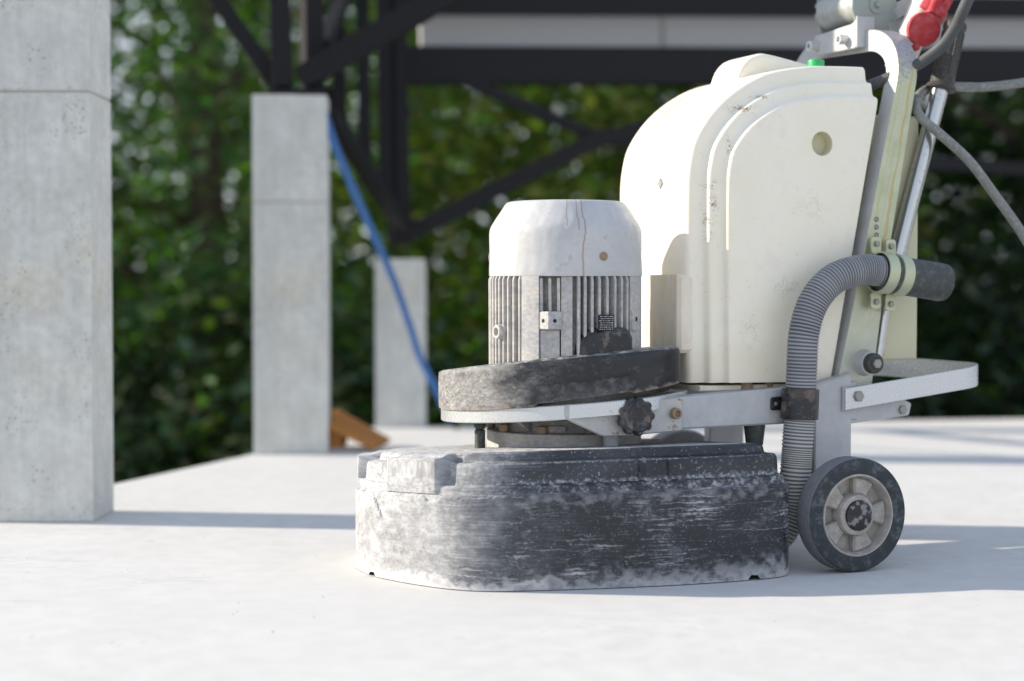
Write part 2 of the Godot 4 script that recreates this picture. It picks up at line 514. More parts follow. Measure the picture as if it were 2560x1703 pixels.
	M.chrome = skin(512, 256, func(u, v):
		var lo := tb(u, v, 5.0, 9.0); var mid := tb(u, v, 30.0, 19.0)
		var ru := smoothstep(0.42, 0.95, mid * 0.7 + lo * 0.8)
		var k := s8(204, 206, 206).lerp(s8(170, 146, 120), ru * 0.45)
		return rough(k, 0.26 + ru * 0.4 + absf(mid) * 0.15), 0.5, 0.5)
	M.rubber = skin(512, 512, func(u, v):
		var lo := tb(u, v, 6.0, 9.0); var mid := tb(u, v, 24.0, 19.0)
		var d := smoothstep(-0.2, 0.8, lo + mid * 0.6) * 0.4
		return rough(s8(50, 55, 58).lerp(s8(158, 160, 158), d), 0.8), 0.0, 0.25, 0.2)
	M.tread = skin(256, 256, func(u, v):
		var mid := tb(u, v, 14.0, 19.0)
		return rough(s8(116 + mid * 16.0, 116 + mid * 16.0, 118 + mid * 16.0), 0.85), 0.0, 0.25)
	M.rim = skin(512, 512, func(u, v):
		var lo := tb(u, v, 6.0, 9.0); var mid := tb(u, v, 26.0, 39.0)
		var l := 166.0 + lo * 26.0 + mid * 14.0
		return rough(s8(l, l - 6.0, l - 14.0), 0.9), 0.0, 0.2, 0.4)
	M.hub = skin(256, 256, func(u, v):
		var lo := tb(u, v, 6.0, 9.0); var mid := tb(u, v, 20.0, 39.0)
		return rough(s8(30, 31, 33).lerp(s8(160, 156, 150), smoothstep(0.14, 0.34, mid + lo * 0.4) * 0.8), 0.5), 0.0, 0.45)
	M.tubeblack = skin(512, 256, func(u, v):
		var lo := tb(u, v, 6.0, 9.0); var mid := tb(u, v, 26.0, 39.0)
		var d := smoothstep(-0.2, 1.0, lo + mid * 0.7) * 0.45
		return rough(s8(62, 67, 64).lerp(s8(182, 182, 176), d), 0.6), 0.0, 0.2)
	M.hose = plain(Color.WHITE, 0.62); M.hose.vertex_color_use_as_albedo = true
	M.rod = skin(256, 512, func(u, v):
		var mid := tb(u, v, 20.0, 39.0)
		return rough(s8(190, 192, 190).lerp(s8(96, 84, 70), smoothstep(0.46, 0.58, mid) * 0.7), 0.16 + absf(mid) * 0.14), 0.85, 0.25)
	M.red = skin(256, 256, func(u, v):
		var lo := tb(u, v, 4.0, 9.0); var mid := tb(u, v, 16.0, 39.0)
		return rough(s8(176, 34, 40).lerp(s8(206, 150, 150), clampf(0.16 + lo * 0.6 + mid * 0.15, 0.0, 0.5)), 0.5), 0.0, 0.12)
	M.white_tube = plain(s8(232, 224, 208), 0.5)
	M.grip = skin(256, 256, func(u, v):
		var mid := tb(u, v, 16.0, 39.0)
		return rough(s8(58, 57, 54).lerp(s8(120, 112, 100), smoothstep(0.0, 0.5, mid) * 0.6), 0.7), 0.0, 0.12)
	M.green = plain(s8(42, 168, 92), 0.4)
	M.bolt = plain(s8(150, 148, 142), 0.45, 0.6)
	M.zinc_plain = plain(s8(186, 190, 160), 0.42, 0.5)
	M.tubegrey = skin(256, 256, func(u, v):
		var mid := tb(u, v, 12.0, 39.0)
		return rough(s8(118, 120, 116).lerp(s8(170, 170, 160), smoothstep(0.0, 0.5, mid) * 0.6), 0.55), 0.0, 0.2)
	M.rust = plain(s8(150, 128, 106), 0.75, 0.1); M.plate_grey = plain(s8(150, 160, 154), 0.5, 0.3)
	M.dark_hole = plain(s8(24, 24, 26), 0.8)
	M.box = plain(s8(204, 200, 168), 0.55)
	M.logo = plain(s8(140, 140, 138), 0.6)
	# steel frame of the building, cladding, strap, boards
	M.black_steel = plain(s8(34, 33, 35), 0.6); M.black_steel.metallic_specular = 0.3
	M.cladding = plain(s8(206, 204, 202), 0.6)
	M.strap = plain(s8(62, 108, 168), 0.7)
	M.board = plain(s8(178, 118, 56), 0.8)
	M.board_pale = plain(s8(196, 192, 186), 0.8)
	M.bark = plain(s8(92, 80, 68), 0.95)
	M.soil = skin(512, 512, func(u, v):
		var lo := tb(u, v, 5.0, 9.0); var mid := tb(u, v, 24.0, 39.0)
		return rough(s8(58 + lo * 30.0, 62 + lo * 36.0 + mid * 14.0, 40 + lo * 16.0), 0.98), 0.0, 6.0)
	M.soil.uv1_world_triplanar = true
	var lf := plain(Color.WHITE, 0.40); lf.metallic_specular = 0.4
	lf.vertex_color_use_as_albedo = true
	lf.backlight_enabled = true; lf.backlight = Color(0.7, 0.95, 0.3)
	lf.cull_mode = BaseMaterial3D.CULL_DISABLED
	M.leaf = lf

# ================================================================ the scene
func _ready() -> void:
	# camera
	var cam := Camera3D.new(); cam.name = "camera"
	var lens := CameraAttributesPhysical.new()
	lens.frustum_focal_length = 60.62
	lens.frustum_near = 0.05; lens.frustum_far = 900.0
	lens.frustum_focus_distance = 3.71
	lens.exposure_aperture = 1.48
	cam.attributes = lens
	cam.position = Vector3(0, 0.625, 0)
	cam.rotation.x = -atan(56.1 / 1720.0)
	add_child(cam)
	# sky
	var we := WorldEnvironment.new(); we.name = "environment"
	var env := Environment.new()
	var sky := Sky.new(); var sm := ProceduralSkyMaterial.new()
	sm.sky_top_color = Color(0.63, 0.695, 0.81)
	sm.sky_horizon_color = Color(0.90, 0.92, 0.945)
	sm.sky_curve = 0.25
	sm.ground_bottom_color = Color(0.25, 0.24, 0.22)
	sm.ground_horizon_color = Color(0.55, 0.56, 0.55)
	sm.sun_angle_max = 1.0
	sm.sky_energy_multiplier = 1.0
	sky.sky_material = sm
	env.background_mode = Environment.BG_SKY; env.sky = sky
	env.background_energy_multiplier = 0.98
	env.tonemap_mode = Environment.TONE_MAPPER_LINEAR
	env.tonemap_exposure = 1.6
	env.sdfgi_enabled = true; env.ssao_enabled = true; env.ssil_enabled = true
	we.environment = env
	add_child(we)
	# sun: low from the left, a touch behind
	var sun := DirectionalLight3D.new(); sun.name = "sun"
	sun.light_energy = 1.5
	sun.light_color = Color(1.0, 0.955, 0.885)
	sun.light_angular_distance = 0.5
	sun.shadow_enabled = true
	add_child(sun)
	var el := deg_to_rad(23.0)
	sun.look_at_from_position(Vector3.ZERO, Vector3(cos(el), -sin(el), 0.13 * cos(el)), Vector3.UP)

	materials()
	site()
	columns()
	steelwork()
	woods()
	grinder()

func site() -> void:
	var g := mb()
	g.quad(Vector3(-400, -1.1, 400), Vector3(400, -1.1, 400), Vector3(400, -1.1, -400), Vector3(-400, -1.1, -400))
	put("ground", g, M.soil).set_meta("kind", "structure")
	# slab: seen from above its left edge runs back past the columns
	var e := PackedVector2Array([Vector2(-4.3, 5.0), Vector2(-1.255, -5.383), Vector2(-0.98, -6.276), Vector2(-0.62, -7.52), Vector2(2.45, -8.02), Vector2(14.0, -9.9), Vector2(14.0, 5.0)])
	var s := mb()
	s.xf = Transform3D(Basis(Vector3.RIGHT, PI / 2), Vector3.ZERO)      # x, z in plan; drawn out downwards
	s.extrude(e, 0.0, 0.26, 0.012)
	put("concrete_slab", s, M.floor, null, 20.0).set_meta("kind", "structure")

func column(at: Vector3, w: float, d: float, turn: float, lifts: PackedFloat32Array, label: String) -> Node3D:
	var t := thing("concrete_column", label, "column", at, turn, "concrete columns along the slab edge")
	var y := 0.0
	for k in lifts.size():
		var top := lifts[k]
		var b := mb()
		b.xf = Transform3D(Basis(Vector3.RIGHT, -PI / 2), Vector3.ZERO)
		b.extrude(PackedVector2Array([Vector2(-w / 2, -d / 2), Vector2(w / 2, -d / 2), Vector2(w / 2, d / 2), Vector2(-w / 2, d / 2)]), y, top - (0.0045 if k < lifts.size() - 1 else 0.0), 0.003)
		put("column_lift", b, M.concrete, t)
		if k < lifts.size() - 1:
			var j := mb()
			j.box(Vector3(0, top - 0.002, 0), Vector3(w - 0.007, 0.012, d - 0.007))
			put("joint", j, M.concrete_dark, t)
		y = top
	return t

func columns() -> void:
	column(Vector3(-1.268, 0, -4.62), 0.335, 0.235, 0.0, PackedFloat32Array([1.130, 2.30, 3.4]), "tall thick grey concrete column at the left edge, nearest the camera")
	column(Vector3(-0.822, 0, -6.435), 0.272, 0.25, deg_to_rad(4.0), PackedFloat32Array([0.928, 1.318]), "grey concrete column with black steel node and blue strap on its top")
	column(Vector3(-0.492, 0, -7.62), 0.222, 0.24, deg_to_rad(3.0), PackedFloat32Array([0.735]), "short farthest grey concrete column behind the blue strap")

func beam(t: Node3D, called: String, a: Vector3, b: Vector3, w: float, h: float) -> void:
	var m := mb(); m.bar(a, b, w, h, 0.006)
	put(called, m, M.black_steel, t)

func steelwork() -> void:
	# node on the middle column
	var t := thing("steel_node", "black steel strut cluster fanning up from the middle column top", "steel frame")
	var n := Vector3(-0.80, 1.35, -6.42)
	var p := mb(); p.box(n + Vector3(0, -0.02, 0), Vector3(0.20, 0.024, 0.20), 0.004); put("base_plate", p, M.black_steel, t)
	beam(t, "post", n + Vector3(-0.045, 0, 0.05), Vector3(-0.90, 3.2, -6.36), 0.075, 0.075)
	beam(t, "post", n + Vector3(0.055, 0, -0.03), Vector3(-0.77, 3.2, -6.5), 0.07, 0.07)
	beam(t, "strut", n + Vector3(-0.06, 0.0, 0.02), n + Vector3(-0.75, 1.0, 0.1), 0.055, 0.06)
	beam(t, "strut", n + Vector3(0.02, 0.03, 0.06), n + Vector3(1.75, 1.0, 0.16), 0.07, 0.085)
	beam(t, "strut", n + Vector3(-0.06, 0.25, -0.1), n + Vector3(-0.30, 1.3, -0.4), 0.05, 0.05)
	# truss from the middle to the far column
	var q := thing("steel_truss", "black steel truss with close upright posts between middle and far columns", "truss")
	var a := Vector3(-0.735, 1.335, -6.56); var b := Vector3(-0.47, 0.86, -7.62)
	beam(q, "bottom_chord", a, b, 0.06, 0.06)
	for k in 4:
		var c := a.lerp(b, [0.22, 0.5, 0.74, 0.98][k])
		beam(q, "post", c, Vector3(c.x - 0.03, 3.3, c.z), 0.032 if k < 3 else 0.06, 0.05)
	beam(q, "web_strut", a + Vector3(0.02, 0.2, 0), Vector3(-0.5, 2.4, -7.5), 0.05, 0.05)
	for gp in [[a + Vector3(0.0, -0.02, 0.02), 0.15, 0.11], [b + Vector3(0.0, 0.01, 0.05), 0.13, 0.09]]:
		var gm := mb(); gm.box(gp[0], Vector3(gp[1], gp[2], 0.012), 0.002); put("gusset_plate", gm, M.black_steel, q)
	# girder running right from the far column
	var g := thing("steel_girder", "long black steel girder and braces crossing behind the grinder's tank", "girder")
	beam(g, "bottom_chord", Vector3(-0.53, 1.60, -7.72), Vector3(5.2, 1.70, -8.6), 0.12, 0.165)
	beam(g, "top_chord", Vector3(-0.53, 1.875, -7.72), Vector3(5.2, 1.985, -8.6), 0.10, 0.085)
	beam(g, "end_post", Vector3(-0.50, 0.8, -7.66), Vector3(-0.545, 3.2, -7.66), 0.09, 0.10)
	beam(g, "brace", Vector3(-0.44, 0.86, -7.68), Vector3(0.42, 1.30, -7.80), 0.06, 0.075)
	beam(g, "brace", Vector3(0.40, 1.28, -7.80), Vector3(1.55, 1.62, -8.02), 0.06, 0.07)
	beam(g, "brace", Vector3(0.36, 1.285, -7.80), Vector3(2.6, 1.16, -8.2), 0.05, 0.06)
	beam(g, "brace", Vector3(-0.42, 1.62, -7.70), Vector3(0.42, 1.28, -7.82), 0.05, 0.05)
	beam(g, "hanger", Vector3(0.42, 1.28, -7.81), Vector3(0.42, 1.68, -7.81), 0.05, 0.05)
	var w := thing("fascia", "pale grey fascia of flat panels between the black girder chords", "fascia")
	for k in 5:
		var f := mb()
		var p0 := Vector3(-0.42 + k * 1.12, 0, -7.86 - k * 0.172)
		f.bar(Vector3(p0.x, 1.745 + k * 0.019, p0.z), Vector3(p0.x + 1.112, 1.764 + k * 0.019, p0.z - 0.172), 0.03, 0.34, 0.006)
		put("panel", f, M.cladding, w)
	var w2 := thing("fascia", "pale grey upper fascia strip above the black top chord", "fascia")
	for k in 5:
		var f := mb()
		var p0 := Vector3(-0.40 + k * 1.12, 0, -7.88 - k * 0.172)
		f.bar(Vector3(p0.x, 2.08 + k * 0.02, p0.z), Vector3(p0.x + 1.112, 2.10 + k * 0.02, p0.z - 0.172), 0.03, 0.30, 0.006)
		put("panel", f, M.cladding, w2)
	# blue strap from the column top to the slab
	var s := mb()
	var path := spline(PackedVector3Array([Vector3(-0.700, 1.29, -6.34), Vector3(-0.66, 1.14, -6.45), Vector3(-0.585, 0.93, -6.65), Vector3(-0.485, 0.66, -6.95), Vector3(-0.42, 0.45, -7.1), Vector3(-0.385, 0.32, -7.2), Vector3(-0.30, 0.12, -7.38), Vector3(-0.262, 0.03, -7.40)]), 0.04)
	var rows: Array = []
	for i in path.size():
		var d := (path[mini(i + 1, path.size() - 1)] - path[maxi(i - 1, 0)]).normalized()
		var x := d.cross(Vector3(0.15, 0.1, 1)).normalized() * 0.0145
		var z := x.cross(d).normalized() * 0.004
		rows.push_back(PackedVector3Array([path[i] - x - z, path[i] + x - z, path[i] + x + z, path[i] - x + z]))
	s.grid(rows, true)
	var st := thing("blue_strap", "blue strap hanging from the middle column top down to the slab", "strap")
	put("webbing", s, M.strap, st)
	var h := mb(); h.bar(Vector3(-0.262, 0.05, -7.40), Vector3(-0.235, 0.004, -7.40), 0.04, 0.02, 0.003)
	put("hook", h, M.black_steel, st)
	# boards by the middle column's foot
	var o := thing("board_stack", "small orange-brown sloping boards beside the middle column's foot", "boards", Vector3(-0.56, 0, -6.50), 0.0)
	for k in 4:
		var f := mb()
		f.bar(Vector3(-0.125, 0.135 - k * 0.012, -0.13 + k * 0.07), Vector3(0.085 - k * 0.01, 0.018, -0.12 + k * 0.072), 0.068, 0.020, 0.003)
		put("board", f, M.board, o)
	var f2 := mb(); f2.box(Vector3(-0.02, 0.007, 0.05), Vector3(0.26, 0.012, 0.10), 0.003); put("base_board", f2, M.board_pale, o)
	var f3 := mb(); f3.box(Vector3(-0.10, 0.05, -0.02), Vector3(0.05, 0.076, 0.22), 0.004); put("block", f3, M.board, o)
	# grit swept about the slab
	var rng := RandomNumberGenerator.new(); rng.seed = 77
	var gb := mb()
	for k in 110:
		var z := -2.9 - 1.6 * rng.randf()
		var c := Vector3(rng.randf_range(-1.0, 1.0) * -z * 0.33, 0.0008, z)
		var r := rng.randf_range(0.0006, 0.0016) * (1.7 if rng.randf() < 0.06 else 1.0)
		var top := c + Vector3(0, r, 0); var a0 := rng.randf() * TAU
		for e in 4:
			var p0 := c + Vector3(cos(a0 + e * TAU / 4), 0, sin(a0 + e * TAU / 4)) * r * rng.randf_range(0.8, 1.5)
			var p1 := c + Vector3(cos(a0 + (e + 1) * TAU / 4), 0, sin(a0 + (e + 1) * TAU / 4)) * r
			gb.tri(p0, p1, top)
	var grit := put("grit", gb, M.concrete_dark, null, 20.0)
	tag(grit, "scattered grey grit and crumbs lying on the pale slab", "grit"); grit.set_meta("kind", "stuff")

func leaf_mesh() -> ArrayMesh:
	var b := mb()
	var p := [Vector3(0, 0, 0), Vector3(-0.28, 0.06, 0.42), Vector3(0, 0, 0.5), Vector3(0.28, 0.06, 0.42), Vector3(0, -0.08, 1.0)]
	b.tri(p[0], p[2], p[1]); b.tri(p[0], p[3], p[2]); b.tri(p[1], p[2], p[4]); b.tri(p[2], p[3], p[4])
	return b.mesh(80.0)

var LEAF: ArrayMesh

func crown(t: Node3D, rng: RandomNumberGenerator, lo: float, hi: float, r: float, leaves: int, tone: Color, leaf := 0.17) -> void:
	var clumps := PackedVector3Array(); var sizes := PackedFloat32Array(); var tints := PackedFloat32Array()
	for k in 90:
		var y := rng.randf_range(0.0, 1.0)
		var rad := r * sqrt(maxf(0.05, sin(PI * (0.08 + 0.86 * y)))) * sqrt(rng.randf_range(0.15, 1.0))
		var a := rng.randf() * TAU
		clumps.push_back(Vector3(cos(a) * rad, lo + (hi - lo) * y, sin(a) * rad))
		sizes.push_back(rng.randf_range(0.22, 0.52) * (r / 2.0))
		tints.push_back(rng.randf_range(0.65, 1.35))
	var mm := MultiMesh.new()
	mm.transform_format = MultiMesh.TRANSFORM_3D
	mm.use_colors = true
	mm.mesh = LEAF
	mm.instance_count = leaves
	for i in leaves:
		var k := rng.randi() % clumps.size()
		var at := clumps[k] + Vector3(rng.randfn(), rng.randfn() * 0.8, rng.randfn()) * sizes[k]
		var bs := Basis.from_euler(Vector3(rng.randf_range(-0.9, 0.7), rng.randf() * TAU, rng.randf_range(-0.7, 0.7))).scaled(Vector3.ONE * leaf * rng.randf_range(0.6, 1.25))
		mm.set_instance_transform(i, Transform3D(bs, at))
		var j := tints[k] * rng.randf_range(0.75, 1.3)
		var warm := rng.randf_range(-0.2, 0.35)
		mm.set_instance_color(i, Color(tone.r * j * (1.0 + warm), tone.g * j, tone.b * j * (1.0 - warm * 0.5)))
	var o := MultiMeshInstance3D.new()
	o.multimesh = mm; o.material_override = M.leaf; o.name = "crown"
	o.set_meta("kind", "stuff")
	t.add_child(o, true)

func tree(called: String, label: String, at: Vector3, lo: float, hi: float, r: float, leaves: int, tone: Color, seed_: int, group := "", leaf := 0.17) -> void:
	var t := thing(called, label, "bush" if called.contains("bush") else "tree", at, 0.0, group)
	var rng := RandomNumberGenerator.new(); rng.seed = seed_
	var b := mb()
	var lean := Vector3(rng.randf_range(-0.3, 0.3), 0, rng.randf_range(-0.3, 0.3))
	var path := spline(PackedVector3Array([Vector3.ZERO, Vector3(0, hi * 0.35, 0) + lean * 0.4, Vector3(0, hi * 0.9, 0) + lean]), hi / 12.0)
	var rr := PackedFloat32Array()
	var base := 0.028 * hi
	for i in path.size(): rr.push_back(base * (1.0 - 0.85 * i / path.size()))
	b.tube(path, rr, 8)
	for k in 7:
		var s := path[int(path.size() * (0.25 + 0.09 * k))]
		var a := rng.randf() * TAU
		b.cyl(s, s + Vector3(cos(a), rng.randf_range(0.4, 0.9), sin(a)) * r * 0.6, base * 0.35, base * 0.08, 6)
	put("trunk", b, M.bark, t)
	crown(t, rng, lo, hi, r, leaves, tone, leaf)

func woods() -> void:
	LEAF = leaf_mesh()
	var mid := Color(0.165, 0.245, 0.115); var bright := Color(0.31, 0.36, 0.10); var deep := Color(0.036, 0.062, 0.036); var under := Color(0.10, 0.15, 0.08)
	var back := "woodland trees beyond the slab"
	tree("broadleaf_tree", "green broadleaf tree seen between the left and middle columns", Vector3(-2.2, -1.1, -12.6), 0.8, 7.2, 2.1, 11000, mid, 1, back)
	tree("broadleaf_tree", "leafy green tree behind the left concrete column", Vector3(-4.8, -1.1, -13.0), 0.8, 7.6, 2.4, 9000, mid, 2, back)
	tree("broadleaf_tree", "bright yellow-green tree under the girder between far column and tank", Vector3(0.9, -1.1, -13.4), 0.8, 6.6, 2.2, 11000, bright, 3, back)
	tree("broadleaf_tree", "green tree directly behind the far concrete column", Vector3(-0.9, -1.1, -15.2), 0.8, 7.4, 2.3, 10000, mid, 4, back)
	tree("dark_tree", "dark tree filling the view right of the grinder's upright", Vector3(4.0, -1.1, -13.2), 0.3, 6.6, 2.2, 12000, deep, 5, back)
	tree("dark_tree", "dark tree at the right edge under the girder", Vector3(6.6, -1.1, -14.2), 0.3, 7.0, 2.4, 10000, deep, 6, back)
	tree("broadleaf_tree", "green tree hidden mostly behind the grinder's tank", Vector3(2.6, -1.1, -15.6), 0.8, 7.2, 2.3, 10000, mid, 7, back)
	for k in 13:
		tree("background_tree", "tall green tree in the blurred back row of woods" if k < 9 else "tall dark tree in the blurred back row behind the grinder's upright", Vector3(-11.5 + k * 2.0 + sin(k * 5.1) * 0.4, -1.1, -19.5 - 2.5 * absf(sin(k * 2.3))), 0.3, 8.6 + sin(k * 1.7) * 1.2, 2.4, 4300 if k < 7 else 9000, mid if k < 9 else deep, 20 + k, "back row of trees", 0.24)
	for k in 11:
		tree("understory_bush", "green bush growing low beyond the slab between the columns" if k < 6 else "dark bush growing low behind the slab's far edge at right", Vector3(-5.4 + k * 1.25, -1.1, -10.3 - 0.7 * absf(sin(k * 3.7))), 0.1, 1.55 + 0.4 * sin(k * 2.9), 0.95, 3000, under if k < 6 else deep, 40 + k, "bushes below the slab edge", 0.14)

#GRINDER
var CABLE := [Vector3(1.75, 1.45, 0.5), Vector3(1.45, 1.22, 0.32), Vector3(1.207, 1.13, 0.2), Vector3(1.150, 1.115, 0.17), Vector3(1.053, 1.102, 0.15), Vector3(0.958, 1.099, 0.14), Vector3(0.894, 1.092, 0.148), Vector3(0.837, 1.071, 0.18), Vector3(0.797, 1.040, 0.22), Vector3(0.800, 1.009, 0.238), Vector3(0.842, 0.977, 0.245), Vector3(0.926, 0.914, 0.25), Vector3(0.994, 0.834, 0.26), Vector3(1.072, 0.737, 0.27), Vector3(1.159, 0.599, 0.28), Vector3(1.27, 0.35, 0.3), Vector3(1.40, 0.09, 0.33), Vector3(1.62, 0.012, 0.36), Vector3(2.1, 0.0115, 0.45)]

func hexhead(t: Node, at: Vector3, dir: Vector3, r: float, h: float, m: Material, called := "bolt") -> void:
	var b := mb()
	b.xf = b.frame(at, at + dir)
	var p := PackedVector2Array()
	for k in 6: p.push_back(Vector2(cos(TAU * k / 6), sin(TAU * k / 6)) * r)
	b.xf = b.xf * Transform3D(Basis(Vector3.RIGHT, -PI / 2), Vector3.ZERO)
	b.extrude(p, 0.0, h, r * 0.12)
	put(called, b, m, t, 25.0)

func plate(t: Node, called: String, pts: Array, z0: float, z1: float, m: Material, bevel := 0.002, corner := 0.006) -> MeshInstance3D:
	var b := mb(); var p := PackedVector2Array(pts)
	b.extrude(lens_round(p, corner) if corner > 0.0 else p, z0, z1, bevel)
	return put(called, b, m, t, 35.0)

func shroud_bend(s: float, _a: float, row: Vector2, o: Vector2, total: float) -> Vector2:
	var ins := row.x; var y := row.y
	var q := minf(s, total - s)
	if y < 0.2005:
		ins += fb(s * 6.0, y * 8.0) * 0.0022
		# torn upper lip of the skirt
		var chip := maxf(0.0, fn(s * 17.0, 3.0)) * 0.006 + maxf(0.0, fn(s * 61.0, 9.0)) * 0.003
		chip += 0.013 * smoothstep(0.035, 0.0, absf(s - 0.552)) + 0.010 * smoothstep(0.05, 0.0, absf(s - 0.95)) + 0.012 * smoothstep(0.03, 0.0, absf(s - 0.24))
		ins += 0.0045 * smoothstep(-0.0015, 0.0015, y - (0.1965 - chip))
		# crack at the front corner
		ins += 0.004 * smoothstep(0.0045, 0.0, absf((s - 0.052) * 1.5 - (0.2 - y) - 0.0 + fn(y * 80.0, 1.0) * 0.003)) * smoothstep(0.12, 0.14, y)
		# bites out of the bottom edge
		if y < 0.013:
			var bite := 0.010 * smoothstep(0.02, 0.006, absf(s - 0.05)) + 0.011 * smoothstep(0.016, 0.008, absf(s - 0.955)) + maxf(0.0, fn(s * 33.0, 5.0)) * 0.0016
			y = maxf(y, bite)
	elif row.x < 0.0615:
		var pad := smoothstep(0.092, 0.104, q) * smoothstep(0.262, 0.248, q)
		var groove := smoothstep(0.080, 0.090, q) * smoothstep(0.120, 0.100, q) + smoothstep(0.245, 0.258, q) * smoothstep(0.293, 0.281, q)
		groove += 0.45 * smoothstep(0.008, 0.003, absf(q - 0.703)) + 0.30 * smoothstep(0.006, 0.002, absf(q - 0.763)) + smoothstep(1.035, 1.05, q) * smoothstep(1.10, 1.08, q)
		if y > 0.2175:
			ins += 0.017 * clampf(groove, 0.0, 1.0) * (1.0 - pad) * smoothstep(0.0605, 0.045, row.x)
		if pad > 0.0:
			var tg := 0.004 if row.x < 0.03 else lerpf(0.004, 0.0615, pow((row.x - 0.03) / 0.0315, 2.0))
			ins = lerpf(ins, minf(ins, tg), pad)
			if y > 0.242: y = lerpf(y, 0.2835 - (0.2835 - y) * 0.40, pad)
		ins += fb(s * 8.0, y * 30.0) * 0.0008
	# the head leans a little away from the near side
	var zc := o.y * (1.0 - maxf(0.0, ins - 0.05) / 0.40)
	return Vector2(ins, y - (y / 0.29) * 0.062 * (0.39 - zc))

func grinder() -> void:
	G = thing("floor_grinder", "dusty floor grinder with black shroud, upright motor, ivory tank and ribbed hose", "floor grinder", Vector3(0.118, 0, -3.9), deg_to_rad(23.0))
	var t := G
	# ---- shroud
	var half := [Vector2(-0.478, 0), Vector2(-0.474, 0.06), Vector2(-0.454, 0.125), Vector2(-0.424, 0.195), Vector2(-0.391, 0.256), Vector2(-0.352, 0.301), Vector2(-0.30, 0.333), Vector2(-0.22, 0.356), Vector2(-0.12, 0.378), Vector2(0, 0.400), Vector2(0.12, 0.414), Vector2(0.24, 0.417), Vector2(0.318, 0.407), Vector2(0.357, 0.380), Vector2(0.376, 0.33), Vector2(0.382, 0.2), Vector2(0.382, 0)]
	var o := PackedVector2Array(half)
	for k in range(half.size() - 2, 0, -1): o.push_back(Vector2(half[k].x, -half[k].y))
	o = smooth2(o, 24, true)
	var total: float = ring_info(o)[2]
	var rows := PackedVector2Array()
	for k in 31: rows.push_back(Vector2(0.0, 0.002 + k * 0.006))
	for k in 11: rows.push_back(Vector2(0.0, 0.1835 + k * 0.0014))
	rows.append_array([Vector2(0.003, 0.1995), Vector2(0.008, 0.201), Vector2(0.010, 0.204), Vector2(0.0105, 0.208), Vector2(0.011, 0.212), Vector2(0.0130, 0.2155), Vector2(0.0165, 0.2170), Vector2(0.0205, 0.2182), Vector2(0.0225, 0.222), Vector2(0.0230, 0.229), Vector2(0.0234, 0.236), Vector2(0.0238, 0.243), Vector2(0.0243, 0.250), Vector2(0.0255, 0.256), Vector2(0.0285, 0.2605), Vector2(0.033, 0.2622), Vector2(0.040, 0.263), Vector2(0.0475, 0.2635), Vector2(0.0515, 0.265), Vector2(0.0532, 0.269), Vector2(0.0543, 0.2745), Vector2(0.0565, 0.2795), Vector2(0.061, 0.2822), Vector2(0.068, 0.2835), Vector2(0.10, 0.284), Vector2(0.16, 0.2845), Vector2(0.24, 0.285), Vector2(0.34, 0.2855), Vector2(0.44, 0.286)])
	var b := mb()
	ring_wall(b, o, rows, func(s, a, row, p): return shroud_bend(s, a, row, p, total), 0.75)
	put("shroud", b, M.shroud, t, 38.0)
	# ---- gearbox under the head
	b = mb(); b.lathe(PackedVector2Array([Vector2(0.01, 0.235), Vector2(0.171, 0.235), Vector2(0.175, 0.240), Vector2(0.175, 0.297), Vector2(0.171, 0.300), Vector2(0.10, 0.3002)]), 64)
	put("gearbox_flange", b, M.cast, t)
	b = mb(); b.lathe(PackedVector2Array([Vector2(0.157, 0.300), Vector2(0.156, 0.326), Vector2(0.1568, 0.3275), Vector2(0.155, 0.329), Vector2(0.154, 0.42), Vector2(0.01, 0.42)]), 64)
	put("gearbox", b, M.cast_dark, t)
	for k in 10:
		var an := deg_to_rad(203.0 + 36.0 * k)
		hexhead(t, Vector3(cos(an) * 0.166, 0.300, sin(an) * 0.166), Vector3.UP, 0.0125, 0.016, M.rust)
	for k in 6:
		var an := deg_to_rad(203.0 + 60.0 * k)
		b = mb(); b.xf = Transform3D(Basis(Vector3.UP, -an), Vector3.ZERO)
		b.extrude(PackedVector2Array([Vector2(0.148, 0.302), Vector2(0.160, 0.302), Vector2(0.222, 0.332), Vector2(0.222, 0.352), Vector2(0.148, 0.352)]), -0.005, 0.005, 0.001)
		put("gusset", b, M.cast_dark, t)
	b = mb(); b.xf = Transform3D(Basis(Vector3.UP, -deg_to_rad(120.0)), Vector3.ZERO); b.box(Vector3(0.158, 0.309, 0), Vector3(0.012, 0.014, 0.042), 0.003); put("cast_pad", b, M.cast_dark, t)
	b = mb(); b.cyl(Vector3(-0.213, 0.255, 0.018), Vector3(-0.213, 0.303, 0.018), 0.0118, 0.0118, 20, 0.001); put("pin", b, M.tubeblack, t)
	b = mb(); b.xf.origin = Vector3(-0.213, 0.3145, 0.018)
	var prof := PackedVector2Array()
	for k in 13: prof.push_back(Vector2(maxf(0.00001, 0.0138 * sin(PI * k / 12)), -0.0138 * cos(PI * k / 12)))
	b.lathe(prof, 24); put("pin_ball", b, M.tubeblack, t)
	b = mb(); b.cyl(Vector3(0.02, 0.265, 0.2), Vector3(0.02, 0.36, 0.2), 0.0165, 0.0165, 20, 0.002); put("stub", b, M.galv, t)
	b = mb(); b.box(Vector3(0.10, 0.335, 0.15), Vector3(0.09, 0.05, 0.09), 0.004); put("link_block", b, M.tubeblack, t)
	# ---- ring and belt guard
	var ring := PackedVector2Array()
	for k in 160: ring.push_back(Vector2(-cos(TAU * k / 160), sin(TAU * k / 160)) * 0.279)
	b = mb()
